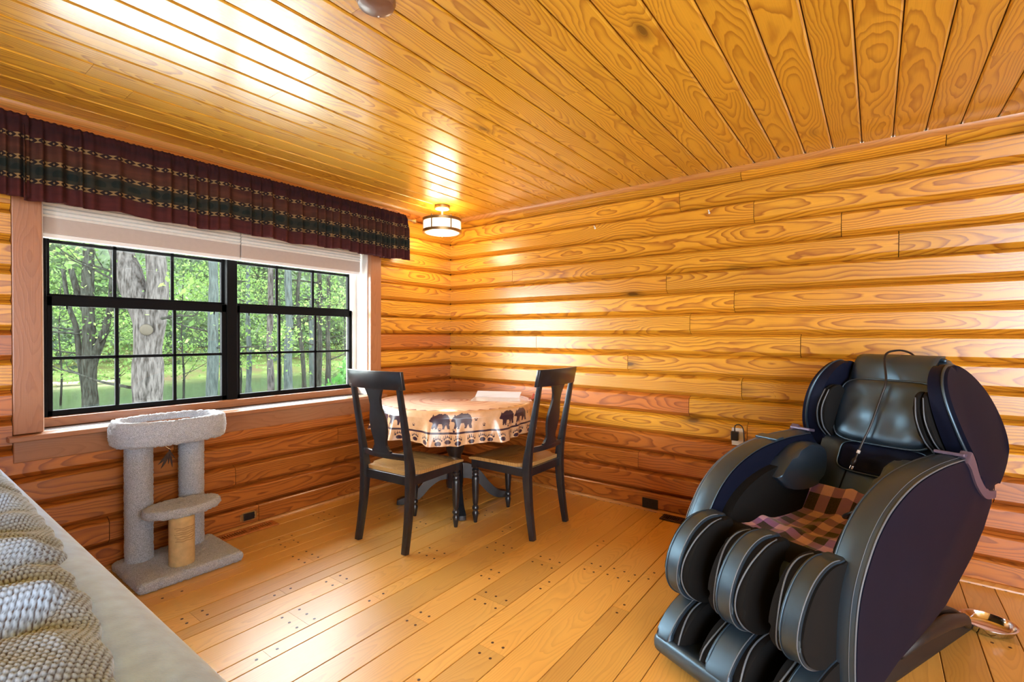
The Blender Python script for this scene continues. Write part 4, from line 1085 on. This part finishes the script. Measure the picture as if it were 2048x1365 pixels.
# foot part
FT = [(-.05, .10), (-.05, .235), (.02, .262), (.11, .262), (.21, .245), (.30, .205), (.362, .145), (.385, .085), (.30, .04), (.05, .04)]
fp = [(p.x, p.z) for p in spline([(a, 0, b) for a, b in FT], 4, True)]
bm = NB(); extr(bm, sm2([(-.07, .02), (.25, .014), (.335, .018), (.385, .050), (.392, .092), (.372, .112), (.31, .10), (.05, .065), (-.07, .07)], 3), -.270, .318, .022, 3); obj('foot_shell', bm, LE, mc, 50)
bm = NB(); extr(bm, [(-.11, .06), (-.11, .27), (-.05, .27), (-.01, .06)], -.26, .31, .01); obj('heel_board', bm, FB, mc, 50)
for yi, y in enumerate((-.225, .02, .265)):
    wv = .050 if yi == 1 else .034
    bm = NB(); extr(bm, fp, y-wv, y+wv, .014, 3); pad = obj('foot_pad', bm, LE, mc, 50)
    for s in (-1, 1):
        if yi != 1 and s*(yi-1) > 0:
            bm = NB(); extr(bm, scalep(fp, .955, (.11, .12)), min(y+s*(wv-.006), y+s*(wv+.008)), max(y+s*(wv-.006), y+s*(wv+.008)), .006, 2); obj('foot_side', bm, FB, mc, 50)
            continue
        lob = scalep(fp, .94, (.11, .12)); bm = NB(); extr(bm, lob, min(y+s*(wv-.004), y+s*(wv+.040)), max(y+s*(wv-.004), y+s*(wv+.040)), .018, 4); obj('foot_airbag', bm, FB, mc, 50)
        crv = scalep(sm2(FT[2:8], 6), .952, (.11, .12)); bm = NB(); tube(bm, [(p[0], y+s*(wv+.022+.008*math.sin(i*.3)), p[1]) for i, p in enumerate(crv)], .0032, 6); obj('piping', bm, PP, pad, True)
        bm = NB(); tube(bm, P3(scalep(sm2(FT[1:8], 6), 1.008, (.11, .12)), y+s*(wv-.006)), .0022, 6); obj('piping', bm, LE if s < 0 else PP, pad, True)
# lower body and base
bm = NB(); extr(bm, [(.03, .06), (.05, .24), (-.12, .26), (-.40, .29), (-.58, .40), (-.84, .56), (-.90, .60), (-.86, .52), (-.70, .36), (-.55, .27), (-.40, .20), (-.15, .15)], -.30, .315, .01); obj('under_shell', bm, M['brownp'], mc, 40)
bm = NB(); extr(bm, sm2([(-.99, 0), (-.985, .035), (-.90, .095), (-.80, .150), (-.62, .175), (-.30, .165), (-.10, .10), (-.06, 0)], 3), -.27, .27, .02, 3); bs = obj('floor_base', bm, M['base'], mc, 50)
for s in (-1, 1):
    bm = NB(); tube(bm, [(-.94, s*.272, .040), (-.84, s*.290, .105), (-.66, s*.300, .150), (-.45, s*.302, .165), (-.25, s*.30, .15)], [.014, .024, .028, .026, .02], 10); obj('side_rail', bm, M['base'], mc, True)
    bm = NB(); lathe(bm, [(.045, -.012), (.045, .012), (.02, .014), (0, .014)], 18, (-.93, s*.16, .045), Euler((R_(90), 0, 0)).to_matrix().to_4x4()); obj('wheel', bm, M['base'], mc, 40)
bm = NB(); box(bm, (-.62, 0, .30), (.20, .30, .26), .02, (0, R_(-20), 0)); obj('pedestal', bm, M['base'], mc)

def taper(o):
    me = o.data; n = len(me.vertices); co = np.zeros(n*3, dtype=np.float32); me.vertices.foreach_get('co', co); co = co.reshape(-1, 3)
    k = 1-.31*np.clip((co[:, 2]-.80)/.38, 0, 1)**1.3; co[:, 1] *= k; me.vertices.foreach_set('co', co.ravel()); me.update()
for o in [c for c in mc.children_recursive if c.name.split('.')[0] in ('shell_wing', 'edge_roll', 'backrest', 'top_roll', 'shoulder_airbag')]: taper(o)
for o in [c for c in mc.children_recursive if c.name.startswith('piping') and c.parent.name.startswith('shoulder_airbag')]: taper(o)
# ---- things on the armchair
def loc2w(u, y, z): return MCW*3.40+Vector((-.91173, .41078, 0))*u+MCW*y+Vector((0, 0, z))
# plaid blanket
def blanket():
    n, m_ = 90, 80
    m, nt, b = newmat('plaid_fleece'); g = G(nt); uv = g.n('ShaderNodeTexCoord').outputs['UV']; sp = g.n('ShaderNodeSeparateXYZ'); g.l(uv, sp.inputs[0])
    def stripe(v, ph): return g.m('GREATER_THAN', g.m('FRACT', g.m('ADD', g.m('MULTIPLY', v, 1.0), ph)), .5)
    su, sv = stripe(sp.outputs[0], .2), stripe(sp.outputs[1], .1)
    both = g.m('MULTIPLY', su, sv); one = g.m('ABSOLUTE', g.m('SUBTRACT', su, sv))
    c = g.mix(one, (.86, .56, 1.0), (.36, .19, .66)); c = g.mix(both, c, (.008, .007, .012))
    nz = g.noise(g.n('ShaderNodeTexCoord').outputs['Object'], 160, 2)
    c = g.mix(g.m('MULTIPLY', nz, .22), c, (.5, .4, .5)); g.l(c, b.inputs['Base Color']); b.inputs['Roughness'].default_value = 1; b.inputs['Sheen Weight'].default_value = .5; b.inputs['Specular IOR Level'].default_value = .1
    g.l(g.bump(nz, .6, .002), b.inputs['Normal'])
    bm = NB(); ul = bm.loops.layers.uv.new('uv'); grid = []
    for j in range(m_+1):
        v = j/m_; row = []
        for i in range(n+1):
            u_ = i/n
            y = -.222+.44*u_+.012*math.sin(v*6)
            x = .020-.62*v+.03*(1-v)*(u_-.5)-.02*math.sin(u_*5)*(1-v)
            # seat surface height
            hz = np.interp(x, [-.62, -.60, -.50, -.30, -.12, .02, .08], [.52, .475, .462, .440, .445, .480, .488])
            if x < -.52: hz += (-.52-x)*1.3
            z = hz+.014+.010*math.sin(u_*7+v*4)*math.sin(v*3.1)+.016*math.exp(-((v-.45-.2*(u_-.5))/.07)**2)+.012*math.exp(-((u_-.2-.25*v)/.06)**2)
            z += .018*math.exp(-((u_)/.10)**2)*math.exp(-((v-.25)/.3)**2)
            row.append((bm.verts.new((x, y, z)), (u_*4.6, v*6.2)))
        grid.append(row)
    for j in range(m_):
        for i in range(n):
            q = (grid[j][i], grid[j][i+1], grid[j+1][i+1], grid[j+1][i]); f = bm.faces.new([a[0] for a in q])
            for l_, a in zip(f.loops, q): l_[ul].uv = a[1]
    bmesh.ops.recalc_face_normals(bm, faces=bm.faces[:])
    front = [grid[0][i][0].co.copy() for i in range(n+1)]; left = [grid[j][0][0].co.copy() for j in range(m_+1)]
    root = empty('plaid_blanket', MCW*3.40, MCA, 'pink and black plaid fleece blanket folded on the massage armchair seat', 'blanket')
    o = obj('fleece', bm, m, root, True); so_ = o.modifiers.new('t', 'SOLIDIFY'); so_.thickness = .012; so_.offset = 1
    # lower fold layer showing at the front
    bm = NB(); P = []
    for i in range(n+1):
        p = front[i]; P.append((p.x+.022, p.y, p.z-.012))
    tube(bm, P[2:], .009, 8); o2 = obj('folded_edge', bm, m, root, True)
    for off, dz in ((.010, .006), (.031, -.010)):
        bm = NB()
        for i in range(2, n-1):
            p = front[i]; q = front[i+1]
            if i % 2 == 0: tube(bm, [(p.x+off, p.y, p.z+dz), (q.x+off+.003, q.y, q.z+dz+.003)], .0028, 5)
        obj('whip_stitch', bm, M['outletp'] if dz > 0 else M['white'], root, True)
    bm = NB(); box(bm, (front[1].x-.005, front[1].y-.006, front[1].z+.004), (.012, .050, .022), .004, (R_(25), 0, R_(-30))); obj('care_tag', bm, M['white'], root)
blanket()
# power cord over the head pillow, with its plug
def hitp(px, py, P0, n):
    d = at(px, py, 1.0)-CAMPOS; t = (P0-CAMPOS).dot(n)/d.dot(n); return CAMPOS+d*t
nrm = (Vector((-.91173, .41078, 0))*.9336+Vector((0, 0, .358)))
P0 = loc2w(-.795, 0, .945)+nrm*.046
pts = [hitp(px, py, P0, nrm) for px, py in ((1772, 762), (1762, 795), (1742, 850), (1727, 882), (1718, 902))]
top = [loc2w(-1.10, .03, 1.16), loc2w(-1.03, .02, 1.215), loc2w(-.95, -.005, 1.232), loc2w(-.885, -.03, 1.205)]
low = [pts[-1]-nrm*.018+Vector((0, 0, -.012))]
cord = empty('extension_cord', loc2w(-.8, 0, .8), 0, 'black power cord with three-pin plug draped over the head pillow', 'cord')
ci = Matrix.Translation(-Vector(cord.location))
path = spline(top+pts, 6)
bm = NB(); tube(bm, path, .0048, 10); xf(bm, bm.verts[:], ci); obj('cable', bm, M['outletp'], cord, True)
d = (pts[-1]-pts[-2]).normalized(); e0 = pts[-1]; q = Vector((0, 0, 1)).rotation_difference(d).to_matrix().to_4x4()
def onax(bm): xf(bm, bm.verts[:], ci @ Matrix.Translation(e0) @ q); return bm
bm = NB(); lathe(bm, [(.007, -.002), (.0075, .012), (.005, .014)], 14); obj('tie', onax(bm), M['white'], cord, True)
bm = NB(); lathe(bm, [(.0045, .012), (.005, .034), (.009, .040), (.012, .050), (.012, .072), (.009, .076), (0, .077)], 14); obj('plug', onax(bm), M['outletp'], cord, 40)
for x, y in ((-.006, 0), (.006, 0), (0, .006)):
    bm = NB(); box(bm, (x, y, .084), (.0018, .005, .018), .0004); obj('prong', onax(bm), M['chrome'], cord)
# adapter plugged in on the wall behind the chair
ad = empty('power_adapter', (-.030, -2.668, .628), -PI/2, 'black power adapter with looping cable plugged into the log wall', 'adapter')
bm = NB(); box(bm, (.0, -.003, 0), (.072, .006, .115), .002); obj('wall_plate', bm, M['white'], ad)
bm = NB(); box(bm, (-.012, -.026, .008), (.046, .036, .060), .005); obj('body', bm, M['outletp'], ad)
bm = NB(); tube(bm, spline([(-.012, -.03, .038), (-.010, -.032, .075), (.015, -.036, .088), (.038, -.04, .07), (.046, -.045, .03), (.05, -.05, -.03)], 6), .0035, 8); obj('cable', bm, M['outletp'], ad, True)
# steel bowl on the floor
bm = NB(); lathe(bm, [(.070, .0), (.082, .006), (.092, .030), (.098, .034), (.098, .037), (.090, .036), (.078, .010), (.066, .005), (0, .005)], 48); o = obj('metal_bowl', bm, M['chrome'], None, 50); pos(o, (-.545, -3.812, 0)); meta(o, 'shallow shiny steel bowl on the floor behind the armchair base', 'bowl')

# ------------------------------------------------------------------ outside
def mat_ground():
    m, nt, b = newmat('forest_ground'); g = G(nt); tc = g.n('ShaderNodeTexCoord').outputs['Object']
    n = g.noise(tc, .7, 5); g.l(g.ramp(n, [(.35, (0.0350, 0.0275, 0.0150)), (.5, (0.0300, 0.0375, 0.0120)), (.65, (0.0450, 0.0600, 0.0200))]), b.inputs['Base Color']); b.inputs['Roughness'].default_value = 1; b.inputs['Specular IOR Level'].default_value = 0; return m
M['ground'] = mat_ground()
n = 60; verts = []; faces = []
for j in range(n+1):
    for i in range(n+1):
        x = -45+130*i/n; y = .3+66*(j/n)**1.4
        z = -1.0 if y < 10 else -1.0-.35*min(1, (y-10)/7)
        if y > 27: z = -1.35+min(1, (y-27)/2.0)*.55+max(0, y-30)*.055
        verts.append((x, y, z+.05*math.sin(x*.7+y)))
for j in range(n):
    for i in range(n): a = j*(n+1)+i; faces.append((a, a+1, a+n+2, a+n+1))
gr = obj('ground', (verts, faces), M['ground'], None, True); gr['kind'] = 'structure'
m, nt, b = newmat('pond_water'); g = G(nt); b.inputs['Base Color'].default_value = (.016, .024, .011, 1); b.inputs['Roughness'].default_value = .12; b.inputs['Specular IOR Level'].default_value = .5
g.l(g.bump(g.noise(g.n('ShaderNodeTexCoord').outputs['Object'], 1.5, 2), .12, .05), b.inputs['Normal'])
bounce_slab = slab('bounce_ground', (-9, .3, -1.02), (6, 7.5, -.90), plain('bounce_pale', (.72, .70, .66), 1, noise=.25, nscale=30, bump=.5, bscale=60))  # unseen pale slab added to bounce daylight up onto the ceiling
pond = slab('pond', (-44, 15.8, -1.24), (84, 28.6, -1.20), m, None); meta(pond, 'still green pond seen through the trees beyond the window', 'pond')
bm = NB()
for i in range(60):
    x = -44+i*2.15; box(bm, (x, 28.5+.4*math.sin(i*.8), -1.13), (2.3, .7+.3*math.sin(i*2.1), .16+.05*math.sin(i*1.3)), .05)
bank = obj('pond_bank', bm, plain('pale_bank', (.10, .09, .048), 1, noise=.2, nscale=1.2)); meta(bank, 'thin pale strip of bank along the far side of the pond', 'bank')
def leafmat(name, stops, trans=.35):
    m, nt, b = newmat(name); g = G(nt); at_ = g.n('ShaderNodeAttribute', attribute_name='tint'); c = g.ramp(at_.outputs['Fac'], stops)
    g.l(c, b.inputs['Base Color']); b.inputs['Roughness'].default_value = .7; b.inputs['Specular IOR Level'].default_value = .05
    out = nt.nodes['Material Output']; t = g.n('ShaderNodeBsdfTranslucent'); g.l(c, t.inputs[0]); mx = g.n('ShaderNodeMixShader'); mx.inputs[0].default_value = trans
    g.l(b.outputs[0], mx.inputs[1]); g.l(t.outputs[0], mx.inputs[2]); g.l(mx.outputs[0], out.inputs[0]); return m
M['leaf_far'] = leafmat('far_leaves', [(0, (0.0170, 0.0250, 0.0160)), (.35, (0.0275, 0.0440, 0.0180)), (.65, (0.0425, 0.0750, 0.0210)), (1, (0.0725, 0.0975, 0.0340))])
M['leaf_mid'] = leafmat('spring_leaves', [(0, (0.0250, 0.0400, 0.0140)), (.5, (0.0500, 0.0900, 0.0200)), (1, (0.0850, 0.1100, 0.0350))])
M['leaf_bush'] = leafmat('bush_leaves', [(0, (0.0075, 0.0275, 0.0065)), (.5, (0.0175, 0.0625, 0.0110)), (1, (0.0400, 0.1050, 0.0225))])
def leaves(name, P, size, tint, mat, parent=None, seed=0, aspect=.6):
    rs = np.random.RandomState(seed); n = len(P); d1 = rs.randn(n, 3); d1 /= np.linalg.norm(d1, axis=1)[:, None]; d2 = np.cross(d1, rs.randn(n, 3)); d2 /= np.linalg.norm(d2, axis=1)[:, None]
    s = size[:, None]
    V = np.stack([P-d1*s*.5, P+d2*s*.5*aspect, P+d1*s*.5, P-d2*s*.5*aspect], 1).reshape(-1, 3)
    me = bpy.data.meshes.new(name); me.vertices.add(4*n); me.vertices.foreach_set('co', V.astype(np.float32).ravel()); me.loops.add(4*n); me.loops.foreach_set('vertex_index', np.arange(4*n, dtype=np.int32)); me.polygons.add(n); me.polygons.foreach_set('loop_start', np.arange(0, 4*n, 4, dtype=np.int32)); me.polygons.foreach_set('loop_total', np.full(n, 4, dtype=np.int32)); me.update(calc_edges=True)
    ta = me.attributes.new('tint', 'FLOAT', 'POINT'); ta.data.foreach_set('value', np.repeat(np.clip(tint, 0, 1), 4).astype(np.float32))
    me.materials.append(mat); o = bpy.data.objects.new(name, me); COL.objects.link(o)
    if parent: o.parent = parent
    return o
rs = np.random.RandomState(7)
# backdrop of far woodland: many crowns of small leaves
NF = 52000
cx = rs.uniform(-9, 75, 260); cy = rs.uniform(31, 44, 260); cz = rs.uniform(-.5, 11, 260); cr = rs.uniform(1.2, 3.2, 260); ctint = rs.uniform(.1, .85, 260)
k = rs.randint(0, 260, NF); dv = rs.randn(NF, 3); dv /= np.linalg.norm(dv, axis=1)[:, None]; rad = cr[k]*rs.rand(NF)**.35
P = np.stack([cx[k], cy[k], cz[k]], 1)+dv*rad[:, None]; P[:, 2] = np.maximum(P[:, 2], -1.0)
o = leaves('far_foliage', P, rs.uniform(.15, .5, NF), ctint[k]+rs.randn(NF)*.14+.03*(P[:, 2]-4), M['leaf_far'], None, 1)
meta(o, 'hazy green woodland foliage far beyond the pond', 'foliage', None, 'stuff')
verts = []; faces = []; n = 50
for j in range(9):
    for i in range(n+1):
        verts.append((-16+116*i/n, 47+3*math.sin(i*.7)+2*math.sin(j*1.3+i), -2+j*1.75))
for j in range(8):
    for i in range(n): a = j*(n+1)+i; faces.append((a, a+1, a+n+2, a+n+1))
m, nt, b = newmat('distant_woods'); g = G(nt); tc = g.n('ShaderNodeTexCoord').outputs['Object']; g.l(g.ramp(g.noise(tc, .8, 6, .7), [(.3, (0.0150, 0.0225, 0.0120)), (.5, (0.0325, 0.0500, 0.0210)), (.7, (0.0600, 0.0800, 0.0400))]), b.inputs['Base Color']); b.inputs['Roughness'].default_value = 1
o = obj('wooded_hillside', (verts, faces), m, None, True); o.modifiers.new('t', 'SOLIDIFY').thickness = .3; meta(o, 'distant wooded hillside closing the view behind the far foliage', 'hillside')
def barkmat(name, a, b_):
    m, nt, b = newmat(name); g = G(nt); tc = g.n('ShaderNodeTexCoord').outputs['Object']; mp = g.n('ShaderNodeMapping'); g.l(tc, mp.inputs[0]); mp.inputs['Scale'].default_value = (22, 22, 4)
    b.inputs['Specular IOR Level'].default_value = 0.0; n_ = g.noise(mp.outputs[0], 1.0, 4, .65); g.l(g.ramp(n_, [(.35, a), (.62, b_)]), b.inputs['Base Color']); b.inputs['Roughness'].default_value = 1
    g.l(g.bump(n_, .8, .03), b.inputs['Normal']); return m
M['bark_dark'] = barkmat('dark_bark', (.006, .006, .005), (.020, .021, .017)); M['bark_light'] = barkmat('pale_bark', (.010, .009, .008), (.042, .038, .035)); M['bark_grey'] = barkmat('grey_bark', (.014, .017, .0155), (.030, .036, .033))
TREES = [
 # px at eye level, depth, trunk dia, lean at top (px per m up), bark, label, branches, fork
 (178, 12.5, .34, .0, 'bark_dark', 'dark forked tree trunk outside, nearest the left casing of the window', 6),
 (293, 8.6, .50, -.10, 'bark_light', 'thick pale rough-barked tree trunk outside the middle of the left window half', 5),
 (425, 12.5, .29, .01, 'bark_grey', 'straight grey tree trunk outside just before the black window mullion', 2),
 (497, 19.0, .20, .0, 'bark_grey', 'thin pale tree trunk far outside just past the black window mullion', 4),
 (541, 14.5, .20, .0, 'bark_light', 'slim mottled tree trunk outside in the first pane column of the right half', 2),
 (577, 14.0, .25, -.004, 'bark_grey', 'grey tree trunk with a small side knot outside the middle of the right half', 3),
 (607, 15.0, .14, -.09, 'bark_dark', 'thin curved brown tree trunk leaning outside the middle of the right half', 3),
 (623, 18.0, .17, .0, 'bark_grey', 'faint thin grey trunk outside beside the last muntin of the right half', 2),
 (639, 16.0, .19, -.005, 'bark_dark', 'brownish trunk outside in the last pane column behind the leafy bush', 3),
 (655, 15.5, .17, .03, 'bark_dark', 'dark trunk with crooked twig outside at the right end of the window', 4),
]
def branch(bm, p, d, L, r, rg, depth=0, tips=None):
    pts = [p]; n = 7; rr = [r]; q = p.copy(); dd = d.copy()
    for i in range(n):
        dd = (dd+Vector((rg.uniform(-.22, .22), rg.uniform(-.22, .22), rg.uniform(-.12, .18)))).normalized(); q = q+dd*(L/n); pts.append(q.copy()); rr.append(r*(1-(i+1)/n*.8))
        if tips is not None and i > 1: tips.append(q.copy())
        if depth < 2 and i in (2, 4, 5) and rg.random() < .8:
            branch(bm, q.copy(), (dd+Vector((rg.uniform(-.8, .8), rg.uniform(-.5, .5), rg.uniform(-.4, .6)))).normalized(), L*.5, rr[-1]*.6, rg, depth+1, tips)
    tube(bm, pts, rr, 6, cap=True)
for ti, (px, dep, dia, lean, bark, lab, nb_) in enumerate(TREES):
    rg = random.Random(ti+11); p = at(px, 672, dep); root = empty('tree', (p.x, p.y, -1.25), 0, lab, 'tree', 'trees outside the window')
    right = Vector((_R.x, _R.y, 0))
    pts = []; rr = []
    for k_ in range(16):
        h = k_*.55; lx = lean*max(0, h-2.3)*1.0 if lean else 0
        if ti == 6: lx = -.13*math.sin(max(0, h-1.5)*.8)*1.2
        wob = .02*math.sin(h*1.3+ti*2)+.012*math.sin(h*3.1+ti)
        if ti == 1: lx = -.34*max(0, h-2.75)+.04*math.sin(h)
        pts.append(right*(lx+wob)+Vector((0, 0, h))); rr.append(dia/2*(1.25 if k_ == 0 else 1.0-.035*k_)*(1+.06*math.sin(h*4+ti)))
    bm = NB(); tube(bm, spline(pts, 3), [rr[min(i//3, 15)] for i in range(46)], 14); tr_ = obj('trunk', bm, M[bark], root, True)
    if ti == 0:
        bm = NB(); tube(bm, spline([Vector((0, 0, 1.5)), right*.15+Vector((0, 0, 2.0)), right*.38+Vector((0, 0, 2.55)), right*.55+Vector((0, 0, 3.3)), right*.62+Vector((0, 0, 4.5))], 5), [.13-.004*i for i in range(21)], 10); obj('limb', bm, M[bark], root, True)
        bm = NB(); tube(bm, spline([right*-.10+Vector((0, 0, 1.0)), right*-.24+Vector((0, 0, 1.9)), right*-.33+Vector((0, 0, 2.7)), right*-.52+Vector((0, 0, 3.3)), right*-.66+Vector((0, 0, 4.2))], 5), [.075-.0015*i for i in range(21)], 10); obj('limb', bm, M[bark], root, True)
        bm = NB(); tube(bm, spline([right*.0+Vector((0, 0, 3.0)), right*-.25+Vector((0, 0, 3.5)), right*-.45+Vector((0, 0, 4.2))], 5), [.10-.004*i for i in range(11)], 10); obj('limb', bm, M[bark], root, True)
    if ti == 1:
        bm = NB(); tube(bm, spline([right*.03+Vector((0, 0, 2.3)), right*.16+Vector((0, 0, 2.95)), right*.20+Vector((0, 0, 3.5)), right*.12+Vector((0, 0, 4.3))], 5), [.20-.004*i for i in range(16)], 12); obj('limb', bm, M[bark], root, True)
        bm = NB(); lathe(bm, [(.10, 0), (.085, .05), (.05, .07), (0, .075)], 14, Vector((0, 0, 2.62))+(CAMPOS-p).normalized()*.235, Vector((0, 0, 1)).rotation_difference((CAMPOS-p).normalized()).to_matrix().to_4x4()); obj('burl', bm, plain('cut_wood', (.030, .026, .020), .9, spec=0), root, True)
    tips = []
    bm = NB()
    for q_ in range(nb_):
        h = rg.uniform(1.2, 4.6) if ti in (0, 1) else rg.uniform(1.6, 5.5); sd_ = rg.choice((-1, 1))
        branch(bm, right*(sd_*dia*.3)+Vector((0, 0, h)), (right*sd_+Vector((_F.x, _F.y, 0))*rg.uniform(-.4, .4)+Vector((0, 0, rg.uniform(-.05, .5)))).normalized(), rg.uniform(1.0, 2.4), .028, rg, 0, tips)
    obj('branches', bm, M['bark_dark'], root, True)
    if tips:
        tp_ = np.array([list(t) for t in tips]); r2_ = np.random.RandomState(ti); k_ = r2_.randint(0, len(tp_), 420); P = tp_[k_]+r2_.randn(420, 3)*.22
        lf = leaves('foliage', P, r2_.uniform(.05, .12, 420), r2_.rand(420), M['leaf_mid'], root, ti); lf['kind'] = 'stuff'
# leafy bush close to the right end of the window
p = at(668, 740, 6.2); bush = empty('leafy_bush', (p.x, p.y, -1.0), 0, 'bright green broad-leaved bush just outside the right end of the window', 'bush')
NBs = 3600; dv = rs.randn(NBs, 3); dv /= np.linalg.norm(dv, axis=1)[:, None]; P = dv*(rs.rand(NBs)**.4)[:, None]*np.array([.62, .50, 1.05])+np.array([.32, .1, 1.05])
P += np.array([_R.x, _R.y, 0])*((P[:, 2:3]-1.0)*.18)
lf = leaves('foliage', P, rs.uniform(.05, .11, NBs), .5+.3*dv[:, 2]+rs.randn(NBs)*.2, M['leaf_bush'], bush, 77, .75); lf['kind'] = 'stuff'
bm = NB()
for k_ in range(6): branch(bm, Vector((.3, .1, 0)), Vector((random.uniform(-.4, .4), random.uniform(-.4, .4), 1)).normalized(), 1.6, .02, random.Random(k_), 1, None)
obj('stems', bm, M['bark_dark'], bush, True)
# loose sprays of light leaves between the trunks, belonging to understorey saplings
for si, (px, dep, hh) in enumerate(((235, 16, 3.6), (365, 15, 3.4), (480, 17, 3.8), (560, 20, 4.2), (120, 17, 3.5), (690, 19, 4.0))):
    p = at(px, 672, dep); root = empty('sapling', (p.x, p.y, -1.3), 0, ['slender sapling with light leaves behind the gap between the forked and the thick trunk', 'slender sapling with light leaves between the thick pale trunk and the straight grey trunk', 'slender leafy sapling just past the mullion beside the thin pale far trunk', 'slender leafy sapling behind the slim mottled trunk of the right half', 'slender leafy sapling at the far left pane of the window', 'slender leafy sapling behind the leafy bush at the right end'][si], 'tree', 'saplings outside the window')
    rg = random.Random(si+50); bm = NB(); tube(bm, [(0, 0, 0), (.05, .02, 1.2), (-.03, .0, 2.6), (.04, .03, hh+1)], [.035, .03, .022, .01], 8); obj('stem', bm, M['bark_dark'], root, True)
    tips = []; bm = NB()
    for q_ in range(9): branch(bm, Vector((0, 0, rg.uniform(.8, hh+.6))), Vector((rg.uniform(-1, 1), rg.uniform(-1, 1), rg.uniform(0, .5))).normalized(), rg.uniform(1.0, 1.9), .012, rg, 1, tips)
    obj('branches', bm, M['bark_dark'], root, True)
    tp_ = np.array([list(t) for t in tips]); r2_ = np.random.RandomState(si+5); NN = 1500; k_ = r2_.randint(0, len(tp_), NN); P = tp_[k_]+r2_.randn(NN, 3)*np.array([.35, .35, .12])
    lf = leaves('foliage', P, r2_.uniform(.05, .13, NN), .2+.6*r2_.rand(NN), M['leaf_mid'], root, si+9); lf['kind'] = 'stuff'
